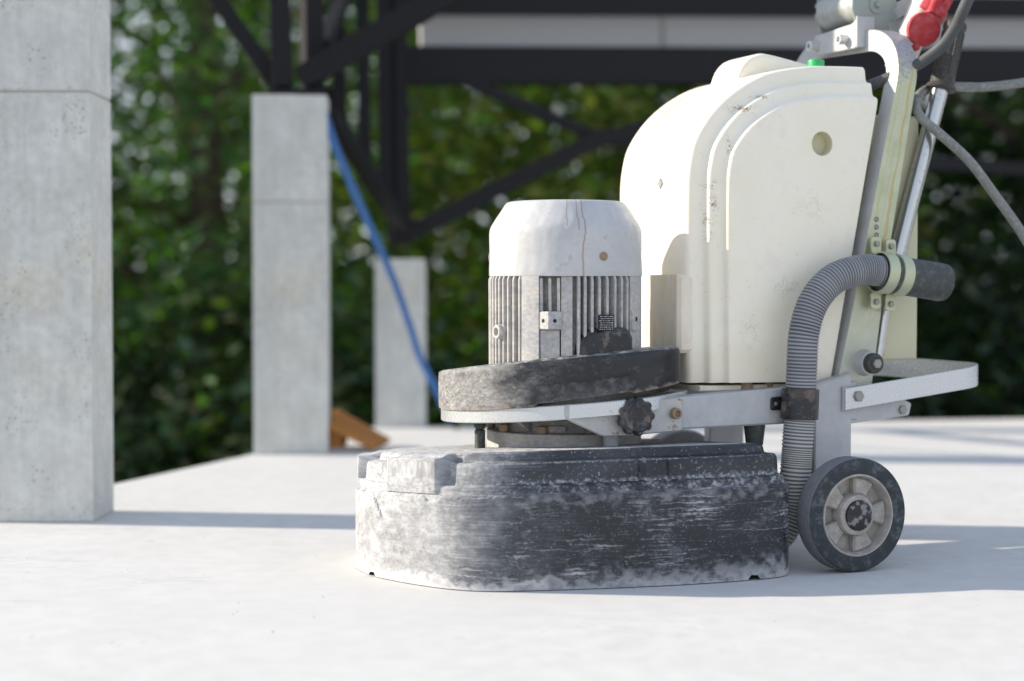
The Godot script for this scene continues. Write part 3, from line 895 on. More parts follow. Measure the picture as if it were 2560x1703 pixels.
	ring_wall(b, ring, PackedVector2Array([Vector2(0.03, 0.0), Vector2(0.002, 0.0), Vector2(0.0, 0.06), Vector2(0.0, 0.94), Vector2(0.002, 1.0), Vector2(0.04, 1.0)]), func(_s, _a, row, p):
		var lo: float = 0.340 + 0.062 * (p.x + 0.11) + 0.033 * (p.y - 0.262)
		return Vector2(row.x, lo + row.y * 0.0315), 0.5)
	put("clamp_ring", b, M.chrome, t)
	var arc := PackedVector2Array()
	for k in 121:
		var an := deg_to_rad(-130.0 + 260.0 * k / 120.0)
		arc.push_back(Vector2(-cos(an), sin(an)) * 0.285)
	arc = PackedVector2Array(Array(arc))
	var cut := PackedVector2Array()
	for k in 40: cut.push_back(arc[arc.size() - 1].lerp(arc[0], (k + 0.5) / 40.0))
	var gl := PackedVector2Array()
	for k in range(60, 121): gl.push_back(arc[k])
	gl.append_array(cut)
	for k in range(0, 60): gl.push_back(arc[k])
	# soften the two rear corners
	for n in 3:
		var sm := gl.duplicate()
		for k in gl.size(): sm[k] = gl[k] * 0.5 + (gl[(k + 1) % gl.size()] + gl[(k + gl.size() - 1) % gl.size()]) * 0.25
		gl = sm
	var gr := PackedVector2Array([Vector2(0.005, 0.0), Vector2(0.001, 0.012)])
	for k in 14: gr.push_back(Vector2(0.0, 0.05 + k * 0.062))
	gr.append_array([Vector2(0.001, 0.93), Vector2(0.004, 0.965), Vector2(0.010, 0.99), Vector2(0.02, 1.0), Vector2(0.05, 1.0), Vector2(0.16, 1.0), Vector2(0.30, 1.0), Vector2(0.44, 1.0)])
	for k in gr.size(): gr[k].y *= 0.098
	b = mb()
	ring_wall(b, gl, gr, func(s, _a, row, p):
		var f: float = row.y / 0.098
		var sc := 1.0 - maxf(0.0, row.x - 0.05) / 0.40
		var lo: float = 0.375 + 0.119 * (p.x * sc + 0.11) + 0.0267 * (p.y * sc - 0.262)
		var hi: float = 0.474 + 0.066 * (p.x * sc + 0.11) + 0.0886 * (p.y * sc - 0.262)
		var rec := smoothstep(0.262, 0.268, s) * smoothstep(0.480, 0.474, s) * smoothstep(0.48, 0.40, f - 0.03 * smoothstep(0.30, 0.26, s))
		return Vector2(row.x + rec * 0.005 + fb(s * 9.0, f * 2.0) * 0.0012, lerpf(lo, hi, maxf(f, rec * 0.06))), 0.40)
	put("belt_guard", b, M.guard, t, 50.0)
	b = mb()
	var dome := PackedVector2Array([Vector2(-0.063, -0.012), Vector2(0.063, -0.006), Vector2(0.063, 0.034), Vector2(0.054, 0.050), Vector2(0.036, 0.056), Vector2(-0.024, 0.054), Vector2(-0.046, 0.047), Vector2(-0.060, 0.026)])
	b.xf.origin = Vector3(-0.020, 0.478, 0.240)
	b.extrude(lens_round(dome, 0.016, 6), -0.03, 0.026, 0.010)
	put("guard_hump", b, M.black, t)
	# ---- motor
	b = mb(); b.lathe(PackedVector2Array([Vector2(0.15, 0.36), Vector2(0.15, 0.66), Vector2(0.01, 0.66)]), 72); put("motor_body", b, M.cast_dark, t)
	var fins := [105.0, 100.3, 95.0, 89.2, 82.7, 75.6, 68.8, 62.6]
	for k in 10: fins.push_back(150.5 + k * 5.6)
	for k in 23: fins.push_back(212.0 + k * 7.0)
	for f in fins:
		var an := deg_to_rad(f)
		b = mb(); b.xf = Transform3D(Basis(Vector3.UP, -an), Vector3.ZERO)
		b.extrude(PackedVector2Array([Vector2(0.140, 0.40), Vector2(0.1735, 0.40), Vector2(0.1745, 0.636), Vector2(0.171, 0.643), Vector2(0.140, 0.646)]), -0.0032, 0.0032, 0.0014)
		put("cooling_fin", b, M.cast, t, 25.0)
	for blk in [[134.5, 148.5, 0.173], [109.5, 118.0, 0.166], [24.0, 58.5, 0.172]]:
		b = mb()
		var p := PackedVector2Array([Vector2(cos(deg_to_rad(blk[0])), sin(deg_to_rad(blk[0]))) * 0.145])
		for k in 9:
			var an := deg_to_rad(lerpf(blk[0], blk[1], k / 8.0))
			p.push_back(Vector2(cos(an), sin(an)) * blk[2])
		p.push_back(Vector2(cos(deg_to_rad(blk[1])), sin(deg_to_rad(blk[1]))) * 0.145)
		for k in p.size(): p[k].y = -p[k].y
		b.xf = Transform3D(Basis(Vector3.RIGHT, -PI / 2), Vector3.ZERO)
		b.extrude(p, 0.40, 0.645, 0.003)
		put("frame_pad", b, M.cast, t, 30.0)
	# foot boss: a V fronted lug on a pillar, funnel above
	b = mb(); b.xf = Transform3D(Basis(Vector3.UP, -deg_to_rad(126.5)), Vector3.ZERO) * Transform3D(Basis(Vector3.RIGHT, -PI / 2), Vector3.ZERO)
	b.extrude(PackedVector2Array([Vector2(0.14, -0.026), Vector2(0.168, -0.026), Vector2(0.183, 0.0), Vector2(0.168, 0.026), Vector2(0.14, 0.026)]), 0.527, 0.566, 0.002)
	var boss := put("foot_boss", b, M.cast, t, 25.0)
	for sd in [-1.0, 1.0]:
		b = mb(); b.xf = Transform3D(Basis(Vector3.UP, -deg_to_rad(126.5)), Vector3.ZERO)
		var nrm := Vector3(0.866, 0, sd * 0.5)
		b.cyl(Vector3(0.1755, 0.546, sd * 0.013) - nrm * 0.004, Vector3(0.1755, 0.546, sd * 0.013) + nrm * 0.0006, 0.0042, 0.0042, 14)
		put("bolt_hole", b, M.dark_hole, boss)
	b = mb(); b.xf = Transform3D(Basis(Vector3.UP, -deg_to_rad(126.5)), Vector3.ZERO) * Transform3D(Basis(Vector3.RIGHT, -PI / 2), Vector3.ZERO)
	b.extrude(PackedVector2Array([Vector2(0.14, -0.021), Vector2(0.166, -0.021), Vector2(0.166, 0.021), Vector2(0.14, 0.021)]), 0.40, 0.526, 0.002)
	put("pillar", b, M.cast, t, 25.0)
	for sd in [-0.6, 0.0, 0.6]:
		b = mb(); b.xf = Transform3D(Basis(Vector3.UP, -deg_to_rad(126.5)), Vector3.ZERO)
		b.bar(Vector3(0.160, 0.565, sd * 0.032), Vector3(0.164, 0.640, sd * 0.012 + sd * 0.02), 0.006, 0.010, 0.002, Vector3.RIGHT)
		put("rib", b, M.cast, t, 25.0)
	var e0 := deg_to_rad(171.0)
	b = mb(); b.turned(Vector3(cos(e0), 0, sin(e0)) * 0.168 + Vector3(0, 0.52, 0), Vector3(cos(e0), 0, sin(e0)) * 0.19 + Vector3(0, 0.52, 0), PackedVector2Array([Vector2(0.017, 0), Vector2(0.016, 0.015), Vector2(0.014, 0.017), Vector2(0.010, 0.017), Vector2(0.0085, 0.014), Vector2(0.0085, 0.004), Vector2(0.0001, 0.004)]), 24)
	put("eye_boss", b, M.cast, t)
	e0 = deg_to_rad(51.4)
	b = mb(); b.xf = Transform3D(Basis(Vector3.UP, -e0), Vector3.ZERO); b.box(Vector3(0.170, 0.546, 0), Vector3(0.012, 0.046, 0.034), 0.002); boss = put("side_boss", b, M.cast, t)
	b = mb(); b.xf = Transform3D(Basis(Vector3.UP, -e0), Vector3.ZERO); b.cyl(Vector3(0.17, 0.548, 0), Vector3(0.1766, 0.548, 0), 0.0052, 0.0052, 14); put("bolt_hole", b, M.dark_hole, boss)
	# rating plate with rows of tiny print
	e0 = deg_to_rad(84.5)
	b = mb(); b.xf = Transform3D(Basis(Vector3.UP, -e0), Vector3.ZERO); b.box(Vector3(0.1755, 0.541, 0), Vector3(0.0025, 0.035, 0.040), 0.0008)
	var rp := put("rating_plate", b, M.dark_hole, t)
	b = mb(); b.xf = Transform3D(Basis(Vector3.UP, -e0), Vector3.ZERO)
	var rng := RandomNumberGenerator.new(); rng.seed = 5
	for r in 7:
		var zz := -0.0175
		while zz < 0.0165:
			var w := rng.randf_range(0.0012, 0.0045)
			b.box(Vector3(0.1769, 0.555 - r * 0.0046, zz + w / 2), Vector3(0.0006, rng.randf_range(0.0007, 0.0020), w))
			zz += w + rng.randf_range(0.0008, 0.0026)
	put("print", b, M.galv, rp)
	b = mb()
	b.lathe(PackedVector2Array([Vector2(0.0001, 0.8125), Vector2(0.06, 0.8125), Vector2(0.10, 0.8122), Vector2(0.126, 0.811), Vector2(0.133, 0.8085), Vector2(0.1375, 0.8035), Vector2(0.146, 0.7905), Vector2(0.156, 0.775), Vector2(0.164, 0.7625), Vector2(0.1688, 0.754), Vector2(0.1712, 0.746), Vector2(0.172, 0.737), Vector2(0.1722, 0.72), Vector2(0.1722, 0.69), Vector2(0.1725, 0.66), Vector2(0.1730, 0.645), Vector2(0.1715, 0.643), Vector2(0.169, 0.646)]), 160, 0.0, TAU, 1.0, 1.0 / 0.42)
	for i in b.v.size():      # small dents, mostly round the shoulder on the front
		var p := b.v[i]; var an := atan2(p.z, p.x)
		var dn := fb(an * 5.0, p.y * 26.0) * 0.0016 + minf(0.0, fb(an * 2.6 + 9.0, p.y * 15.0) + 0.1) * 0.012 * smoothstep(0.06, 0.0, absf(p.y - 0.752)) * smoothstep(2.2, 2.7, an)
		var rr := Vector2(p.x, p.z).length()
		if rr > 0.09: b.v[i] = Vector3(p.x * (1.0 + dn / rr), p.y, p.z * (1.0 + dn / rr))
	var cowl := put("motor_cowl", b, M.cowl, t, 50.0)
	for an0 in [86.0, 206.0, 326.0]:
		e0 = deg_to_rad(an0); var d0 := Vector3(cos(e0), 0, sin(e0))
		b = mb(); b.turned(d0 * 0.170 + Vector3(0, 0.686, 0), d0 * 0.175 + Vector3(0, 0.686, 0), PackedVector2Array([Vector2(0.0098, 0), Vector2(0.0098, 0.0032), Vector2(0.0085, 0.004), Vector2(0.007, 0.0030), Vector2(0.0055, 0.0045), Vector2(0.0001, 0.005)]), 20)
		put("screw", b, M.rust, cowl)
	for o2 in t.get_children():
		for nm in ["motor_body", "cooling_fin", "frame_pad", "foot_boss", "pillar", "rib", "eye_boss", "side_boss", "rating_plate", "motor_cowl"]:
			if o2.name.begins_with(nm):
				o2.position = Vector3(-0.039, 0.0163, 0.092); o2.scale = Vector3.ONE * 0.974
	# ---- arm and yoke
	plate(t, "yoke_plate", [Vector2(-0.116, 0.372), Vector2(-0.116, 0.342), Vector2(-0.027, 0.301), Vector2(0.034, 0.301), Vector2(0.166, 0.307), Vector2(0.166, 0.379)], 0.247, 0.258, M.steel, 0.0025, 0.008)
	plate(t, "yoke_plate", [Vector2(-0.116, 0.372), Vector2(-0.116, 0.342), Vector2(-0.027, 0.301), Vector2(0.034, 0.301), Vector2(0.166, 0.307), Vector2(0.166, 0.379)], -0.258, -0.247, M.steel, 0.0025, 0.008)
	for sd in [1.0, -1.0]:
		plate(t, "arm", [Vector2(0.12, 0.309), Vector2(0.12, 0.3775), Vector2(0.62, 0.405), Vector2(0.62, 0.316)], 0.200 if sd > 0 else -0.252, 0.252 if sd > 0 else -0.200, M.galv, 0.004, 0.0)
	b = mb()
	var kp := PackedVector2Array()
	for k in 90:
		var a := TAU * k / 90.0
		kp.push_back(Vector2(cos(a), sin(a)) * (0.0395 + 0.0028 * tanh(2.2 * cos(a * 9.0))))
	b.xf.origin = Vector3(0.041, 0.344, 0)
	b.extrude(kp, 0.264, 0.288, 0.004)
	var knob := put("knob", b, M.black, t, 35.0)
	b = mb(); b.turned(Vector3(0.041, 0.344, 0.287), Vector3(0.041, 0.344, 0.30), PackedVector2Array([Vector2(0.034, 0), Vector2(0.0335, 0.003), Vector2(0.031, 0.0045), Vector2(0.0285, 0.0030), Vector2(0.021, 0.0028), Vector2(0.019, 0.0042), Vector2(0.0165, 0.0028), Vector2(0.0001, 0.0026)]), 40)
	put("knob_face", b, M.black, knob)
	b = mb(); b.cyl(Vector3(0.041, 0.344, 0.255), Vector3(0.041, 0.344, 0.266), 0.022, 0.022, 24, 0.001); put("knob_stem", b, M.tubeblack, knob)
	b = mb(); b.turned(Vector3(0.145, 0.346, 0.257), Vector3(0.145, 0.346, 0.27), PackedVector2Array([Vector2(0.0125, 0), Vector2(0.0120, 0.013), Vector2(0.0105, 0.015), Vector2(0.0075, 0.015), Vector2(0.0068, 0.008), Vector2(0.0001, 0.007)]), 22)
	put("bolt", b, M.rust, t)
	b = mb(); b.turned(Vector3(0.368, 0.312, 0.22), Vector3(0.368, 0.25, 0.22), PackedVector2Array([Vector2(0.024, 0), Vector2(0.024, 0.004), Vector2(0.0195, 0.044), Vector2(0.018, 0.047), Vector2(0.0001, 0.047)]), 28)
	put("rubber_foot", b, M.tubeblack, t)
	# ---- wheel plate and rear lug
	for sd in [1.0, -1.0]:
		plate(t, "wheel_plate", [Vector2(0.505, 0.10), Vector2(0.6035, 0.10), Vector2(0.6035, 0.425), Vector2(0.505, 0.40)], 0.222 if sd > 0 else -0.2535, 0.2535 if sd > 0 else -0.222, M.galv, 0.003, 0.004)
	b = mb(); b.cyl(Vector3(0.51, 0.124, -0.37), Vector3(0.51, 0.124, 0.37), 0.016, 0.016, 16); put("axle", b, M.steel, t)
	plate(t, "rear_lug", [Vector2(0.59, 0.40), Vector2(0.585, 0.306), Vector2(0.765, 0.322), Vector2(0.772, 0.350), Vector2(0.66, 0.40)], 0.236, 0.2475, M.galv, 0.002, 0.006)
	hexhead(t, Vector3(0.745, 0.336, 0.247), Vector3(0, 0, 1), 0.011, 0.007, M.bolt)
	# ---- bumper bar bent round the back
	var bp := PackedVector3Array()
	bp.push_back(Vector3(0.578, 0, 0.262))
	bp.push_back(Vector3(0.75, 0, 0.264))
	for k in 13:
		var a := PI / 2 * k / 12.0
		bp.push_back(Vector3(0.90 + 0.085 * sin(a), 0, 0.18 + 0.085 * cos(a)))
	bp.push_back(Vector3(0.989, 0, 0.0))
	for k in 13:
		var a := PI / 2 * k / 12.0
		bp.push_back(Vector3(0.90 + 0.085 * cos(a), 0, -0.18 - 0.085 * sin(a)))
	bp.push_back(Vector3(0.75, 0, -0.264)); bp.push_back(Vector3(0.578, 0, -0.262))
	b = mb()
	var br: Array = []
	for i in bp.size():
		var d := (bp[mini(i + 1, bp.size() - 1)] - bp[maxi(i - 1, 0)]).normalized()
		var nn := Vector3(-d.z, 0, d.x) * -1.0
		var y0 := 0.3645 + 0.121 * (bp[i].x - 0.574)
		var q := PackedVector3Array()
		for e in [[-0.003, -0.0245], [0.003, -0.0245], [0.0036, -0.0235], [0.0036, 0.0235], [0.003, 0.0245], [-0.003, 0.0245], [-0.0036, 0.0235], [-0.0036, -0.0235]]:
			q.push_back(Vector3(bp[i].x, y0 + e[1], bp[i].z) + nn * e[0])
		br.push_back(q)
	b.grid(br, true); b.fan(br[0], bp[0] + Vector3(0, 0.365, 0)); b.fan(br[br.size() - 1], bp[bp.size() - 1] + Vector3(0, 0.365, 0))
	put("bumper_bar", b, M.chrome, t, 30.0)
	b = mb(); b.box(Vector3(0.582, 0.3655, 0.2555), Vector3(0.016, 0.054, 0.012), 0.002); put("bumper_spacer", b, M.galv, t)
	hexhead(t, Vector3(0.612, 0.3715, 0.2655), Vector3(0, 0, 1), 0.013, 0.007, M.bolt)
	# ---- upright: an inverted U of channel across the machine
	var up: Array = []      # (z, y) round the U, near foot to far foot
	var pth := PackedVector2Array()
	for k in 30: pth.push_back(Vector2(0.24, 0.395 + k * (1.085 - 0.395) / 29.0))
	for k in range(1, 25):
		var a := PI / 2 * k / 24.0
		pth.push_back(Vector2(0.07 + 0.17 * cos(a), 1.085 + 0.147 * sin(a)))
	for k in range(1, 9): pth.push_back(Vector2(0.07 - 0.20 * k / 9.0, 1.232 + 0.008 * k / 9.0))
	for k in 17:
		var a := PI / 2 * (1.0 + k / 16.0)
		pth.push_back(Vector2(-0.13 + 0.11 * cos(a), 1.135 + 0.105 * sin(a)))
	for k in range(1, 30): pth.push_back(Vector2(-0.24, 1.135 - k * (1.135 - 0.395) / 29.0))
	var fr: Array = []; var wr: Array = []; var wu: Array = []
	var len_ := 0.0
	for i in pth.size():
		var d := (pth[mini(i + 1, pth.size() - 1)] - pth[maxi(i - 1, 0)]).normalized()
		var nn := Vector2(-d.y, d.x)            # inwards
		if nn.dot(Vector2(0, 0.7) - pth[i]) < 0.0: nn = -nn
		if i > 0: len_ += pth[i].distance_to(pth[i - 1])
		var y := pth[i].y
		var xf0: float = lerpf(0.573, 0.644, (y - 0.40) / 0.30) if y < 0.70 else lerpf(0.644, 0.727, (y - 0.70) / 0.378)
		var xb0: float = lerpf(0.668, 0.710, (y - 0.40) / 0.289) if y < 0.689 else lerpf(0.710, 0.788, (y - 0.689) / 0.421)
		var P := func(off: float, x: float) -> Vector3:
			var q := pth[i] + nn * off
			return Vector3(x, q.y, q.x)
		fr.push_back(PackedVector3Array([P.call(0.0025, xf0), P.call(0.050, xf0), P.call(0.051, xf0 + 0.001), P.call(0.051, xf0 + 0.006), P.call(0.006, xf0 + 0.0065)]))
		wr.push_back(PackedVector3Array([P.call(0.0025, xf0), P.call(0.0007, xf0 + 0.0008), P.call(0.0, xf0 + 0.0028), P.call(0.0, lerpf(xf0, xb0, 0.33)), P.call(0.0, lerpf(xf0, xb0, 0.66)), P.call(0.0, xb0 - 0.002), P.call(0.002, xb0), P.call(0.006, xb0), P.call(0.006, xf0 + 0.0065)]))
		var uu := PackedVector2Array()
		for f in [0.0, 0.01, 0.03, 0.33, 0.66, 0.97, 1.0, 1.0, 0.0]: uu.push_back(Vector2(f, minf(len_, 2.0 - len_) / 1.6))
		wu.push_back(uu)
	b = mb(); b.grid(fr); put("upright_flange", b, M.galv, t, 40.0)
	b = mb(); b.grid(wr, false, wu); put("upright_web", b, M.zinc, t, 40.0)
	# bumper stop on the web
	b = mb(); b.turned(Vector3(0.645, 0.446, 0.240), Vector3(0.645, 0.446, 0.28), PackedVector2Array([Vector2(0.031, 0), Vector2(0.029, 0.004), Vector2(0.027, 0.028), Vector2(0.020, 0.030), Vector2(0.01, 0.030)]), 28); var stop := put("rubber_stop", b, M.galv, t)
	b = mb(); b.turned(Vector3(0.645, 0.446, 0.268), Vector3(0.645, 0.446, 0.30), PackedVector2Array([Vector2(0.023, 0), Vector2(0.0235, 0.004), Vector2(0.0235, 0.014), Vector2(0.021, 0.018), Vector2(0.012, 0.019), Vector2(0.0001, 0.019)]), 28); put("stop_cap", b, M.grip, stop)
	hexhead(stop, Vector3(0.645, 0.446, 0.286), Vector3(0, 0, 1), 0.0115, 0.009, M.bolt)
	# four little rivets on the web
	for k in 4:
		b = mb(); b.turned(Vector3(0.676, 0.72 + k * 0.018, 0.2395), Vector3(0.676, 0.72 + k * 0.018, 0.25), PackedVector2Array([Vector2(0.0065, 0), Vector2(0.006, 0.002), Vector2(0.0045, 0.0032), Vector2(0.003, 0.0015), Vector2(0.0001, 0.0012)]), 12); put("rivet", b, M.bolt, t)
	# ---- tank
	var pr := smooth2(PackedVector2Array([Vector2(0.226, 0.405), Vector2(0.2235, 0.56), Vector2(0.2215, 0.70), Vector2(0.2215, 0.83), Vector2(0.226, 0.892), Vector2(0.243, 0.953), Vector2(0.290, 1.018), Vector2(0.354, 1.069), Vector2(0.430, 1.105), Vector2(0.533, 1.1245), Vector2(0.61, 1.129), Vector2(0.688, 1.131)]), 10, false)
	var sec := PackedVector2Array()
	for k in 33: sec.push_back(Vector2(-0.152 + k * 0.0095, 0.0))
	var side := [Vector2(0.158, 0.0004), Vector2(0.164, 0.002), Vector2(0.1695, 0.006), Vector2(0.172, 0.012), Vector2(0.1735, 0.024), Vector2(0.1745, 0.031), Vector2(0.177, 0.0365), Vector2(0.1815, 0.039), Vector2(0.189, 0.0402), Vector2(0.1945, 0.0425), Vector2(0.1975, 0.0475), Vector2(0.1992, 0.058), Vector2(0.2005, 0.066), Vector2(0.2035, 0.0715), Vector2(0.209, 0.0745), Vector2(0.214, 0.0760), Vector2(0.2185, 0.0785), Vector2(0.221, 0.0835)]
	var full := PackedVector2Array()
	for k in range(side.size() - 1, -1, -1): full.push_back(Vector2(-side[k].x, side[k].y))
	full.append_array(sec)
	for s in side: full.push_back(s)
	b = mb()
	var tr: Array = []
	var edge := PackedVector2Array()
	for i in pr.size():
		var d := (pr[mini(i + 1, pr.size() - 1)] - pr[maxi(i - 1, 0)]).normalized()
		var nn := Vector2(-d.y, d.x)
		var r := PackedVector3Array()
		for s in full:
			var ins: float = s.y
			if absf(s.x) < 0.155:
				var slot := smoothstep(0.020, 0.012, absf(s.x + 0.085)) * smoothstep(0.262, 0.272, pr[i].x) * smoothstep(0.40, 0.372, pr[i].x)
				ins += slot * 0.013
				ins += fb(s.x * 9.0, i * 0.05) * 0.0010
			var p := pr[i] - nn * ins
			r.push_back(Vector3(p.x, p.y, s.x))
		tr.push_back(r)
		edge.push_back(pr[i] - nn * 0.0835)
	b.grid(tr)
	b.fan(tr[0], Vector3(0.42, 0.405, 0)); b.fan(tr[tr.size() - 1], Vector3(0.688, 1.0, 0))
	edge.push_back(Vector2(0.690, 1.045)); edge.push_back(Vector2(0.688, 1.03)); edge.push_back(Vector2(0.568, 0.412)); edge.push_back(Vector2(0.558, 0.404))
	var hole := PackedVector2Array()
	for k in 40: hole.push_back(Vector2(0.541, 0.9435) + Vector2(cos(TAU * k / 40), sin(TAU * k / 40)) * 0.0275)
	for hf in 2:
		var cutter := PackedVector2Array([Vector2(-1, -1), Vector2(0.541, -1), Vector2(0.541, 3), Vector2(-1, 3)]) if hf == 0 else PackedVector2Array([Vector2(0.541, -1), Vector2(3, -1), Vector2(3, 3), Vector2(0.541, 3)])
		for piece in Geometry2D.intersect_polygons(edge, cutter):
			for p2 in Geometry2D.clip_polygons(piece, hole):
				var ix := Geometry2D.triangulate_polygon(p2)
				for q in range(0, ix.size(), 3):
					var A: Vector2 = p2[ix[q]]; var B: Vector2 = p2[ix[q + 1]]; var C: Vector2 = p2[ix[q + 2]]
					if (B - A).cross(C - A) < 0.0:
						var w := B; B = C; C = w
					b.tri(Vector3(A.x, A.y, 0.221), Vector3(B.x, B.y, 0.221), Vector3(C.x, C.y, 0.221))
	var ixf := Geometry2D.triangulate_polygon(edge)
	for q in range(0, ixf.size(), 3): b.tri(Vector3(edge[ixf[q]].x, edge[ixf[q]].y, -0.221), Vector3(edge[ixf[q + 2]].x, edge[ixf[q + 2]].y, -0.221), Vector3(edge[ixf[q + 1]].x, edge[ixf[q + 1]].y, -0.221))
	for q in 4:
		var A := edge[edge.size() - 4 + q]; var B := edge[(edge.size() - 3 + q) % edge.size()]
		b.quad(Vector3(A.x, A.y, 0.221), Vector3(A.x, A.y, -0.221), Vector3(B.x, B.y, -0.221), Vector3(B.x, B.y, 0.221))
	for i in b.v.size(): b.uv[i] = Vector2((b.v[i].x - 0.2) / 0.8 + b.v[i].z * 0.02, (b.v[i].y - 0.4) / 0.8)
	var tank := put("water_tank", b, M.tank, t, 46.0)
	b = mb(); b.turned(Vector3(0.541, 0.9435, 0.2208), Vector3(0.541, 0.9435, 0.19), PackedVector2Array([Vector2(0.0275, 0), Vector2(0.0268, 0.0012), Vector2(0.0262, 0.003), Vector2(0.0255, 0.026), Vector2(0.0001, 0.026)]), 40)
	put("hole_recess", b, M.box, tank)
	b = mb()
	b.extrude(lens_round(PackedVector2Array([Vector2(0.402, 1.06), Vector2(0.408, 1.10), Vector2(0.420, 1.130), Vector2(0.440, 1.152), Vector2(0.475, 1.1655), Vector2(0.52, 1.160), Vector2(0.66, 1.134), Vector2(0.67, 1.06)]), 0.02, 6), -0.064, 0.064, 0.010)
	for i in b.v.size(): b.uv[i] = Vector2((b.v[i].x - 0.2) / 0.8, (b.v[i].y - 0.4) / 0.8)
	put("filler_hump", b, M.tank, tank, 46.0)
	b = mb(); b.box(Vector3(0.222, 0.5595, 0.086), Vector3(0.044, 0.175, 0.172), 0.008); put("front_block", b, M.tank_tan, t)
	b = mb(); b.xf = Transform3D(Basis(Vector3(0, 0, 1), Vector3.UP, Vector3(-1, 0, 0)), Vector3(0.2213, 0.856, 0.045))
	b.extrude(PackedVector2Array([Vector2(-0.011, 0), Vector2(0, -0.014), Vector2(0.011, 0), Vector2(0, 0.014)]), 0.0, 0.0016); put("diamond_emblem", b, M.logo, tank)
	b = mb(); b.turned(Vector3(0.615, 1.128, 0.08), Vector3(0.615, 1.2, 0.08), PackedVector2Array([Vector2(0.019, 0), Vector2(0.019, 0.007), Vector2(0.0195, 0.008), Vector2(0.0195, 0.022), Vector2(0.018, 0.0245), Vector2(0.0001, 0.0245)]), 28); put("green_cap", b, M.green, tank)
	b = mb(); b.box(Vector3(0.41, 0.3935, 0), Vector3(0.34, 0.012, 0.40), 0.002); put("tank_tray", b, M.tank_tan, t)
	for x in [0.36, 0.42]:
		b = mb(); b.cyl(Vector3(x, 0.386, 0.195), Vector3(x, 0.406, 0.195), 0.017 if x < 0.4 else 0.009, 0.014 if x < 0.4 else 0.009, 20); put("tank_foot", b, M.rust, t)
	# ---- control box behind the upright
	b = mb(); b.box(Vector3(0.775, 0.733, -0.015), Vector3(0.14, 0.576, 0.37), 0.006); put("control_box", b, M.box, t)
	# ---- hose from the shroud to the connector
	var hp := spline(PackedVector3Array([Vector3(0.33, 0.05, 0.22), Vector3(0.395, 0.055, 0.258), Vector3(0.428, 0.12, 0.282), Vector3(0.431, 0.2, 0.29), Vector3(0.438, 0.293, 0.29), Vector3(0.443, 0.36, 0.29), Vector3(0.446, 0.437, 0.29), Vector3(0.452, 0.520, 0.29), Vector3(0.478, 0.589, 0.29), Vector3(0.53, 0.638, 0.29), Vector3(0.598, 0.657, 0.29), Vector3(0.65, 0.655, 0.29)]), 0.0015)
	var hr := PackedFloat32Array(); var hc: Array = []
	rng.seed = 11
	for i in hp.size():
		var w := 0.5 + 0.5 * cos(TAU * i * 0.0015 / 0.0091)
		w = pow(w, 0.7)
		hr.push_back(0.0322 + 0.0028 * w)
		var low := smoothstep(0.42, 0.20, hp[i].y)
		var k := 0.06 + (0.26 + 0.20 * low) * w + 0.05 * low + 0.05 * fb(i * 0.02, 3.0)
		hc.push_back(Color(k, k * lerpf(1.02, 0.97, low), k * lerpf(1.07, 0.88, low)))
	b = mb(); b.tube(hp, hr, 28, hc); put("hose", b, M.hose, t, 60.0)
	b = mb(); b.turned(Vector3(0.4405, 0.326, 0.29), Vector3(0.4435, 0.394, 0.29), PackedVector2Array([Vector2(0.034, 0), Vector2(0.0405, 0.001), Vector2(0.0415, 0.003), Vector2(0.0415, 0.066), Vector2(0.040, 0.068), Vector2(0.034, 0.068)]), 40)
	var col := put("hose_collar", b, M.black, t)
	plate(col, "collar_tab", [Vector2(0.388, 0.345), Vector2(0.430, 0.347), Vector2(0.430, 0.376), Vector2(0.388, 0.374)], 0.2525, 0.259, M.black, 0.0015, 0.006)
	b = mb(); b.turned(Vector3(0.399, 0.360, 0.2585), Vector3(0.399, 0.36, 0.27), PackedVector2Array([Vector2(0.005, 0), Vector2(0.0045, 0.002), Vector2(0.0001, 0.0028)]), 14); put("screw", b, M.bolt, col)
	var ca := Vector3(0.655, 0.652, 0.29); var cd := (Vector3(0.828, 0.6285, 0.29) - ca).normalized()
	b = mb(); b.turned(ca, ca + cd, PackedVector2Array([Vector2(0.03, 0.0), Vector2(0.0425, 0.001), Vector2(0.0435, 0.004), Vector2(0.0435, 0.166), Vector2(0.0425, 0.172), Vector2(0.040, 0.174), Vector2(0.038, 0.170), Vector2(0.037, 0.02), Vector2(0.0001, 0.02)]), 48)
	put("hose_connector", b, M.tubeblack, t)
	for k in 2:
		var c0 := ca + cd * (-0.008 + k * 0.040)
		b = mb(); b.turned(c0, c0 + cd, PackedVector2Array([Vector2(0.0437, 0.0), Vector2(0.0470, 0.0005), Vector2(0.0475, 0.003), Vector2(0.0475, 0.025), Vector2(0.0470, 0.0275), Vector2(0.0437, 0.028)]), 48)
		var cl := put("pipe_clamp", b, M.zinc_plain, t)
		for sy in [1.0, -1.0]:
			var m0 := c0 + cd * 0.014 + Vector3(0, 0.062 * sy, -0.030)
			plate(cl, "ear", [Vector2(m0.x - 0.0135, m0.y - 0.020), Vector2(m0.x + 0.0135, m0.y - 0.020), Vector2(m0.x + 0.0135, m0.y + 0.020), Vector2(m0.x - 0.0135, m0.y + 0.020)], m0.z - 0.003, m0.z + 0.003, M.zinc_plain, 0.001, 0.009)
			hexhead(cl, m0 + Vector3(0, 0.004 * sy, 0.003), Vector3(0, 0, 1), 0.0072, 0.006, M.bolt)
	# ---- lift rod with rubber grip
	b = mb(); b.cyl(Vector3(0.716, 0.455, 0.19), Vector3(0.741, 0.600, 0.19), 0.0135, 0.0135, 24, 0.001); b.cyl(Vector3(0.738, 0.585, 0.19), Vector3(0.7405, 0.597, 0.19), 0.017, 0.017, 24, 0.001)
	var rod := put("lift_rod", b, M.rod, t)
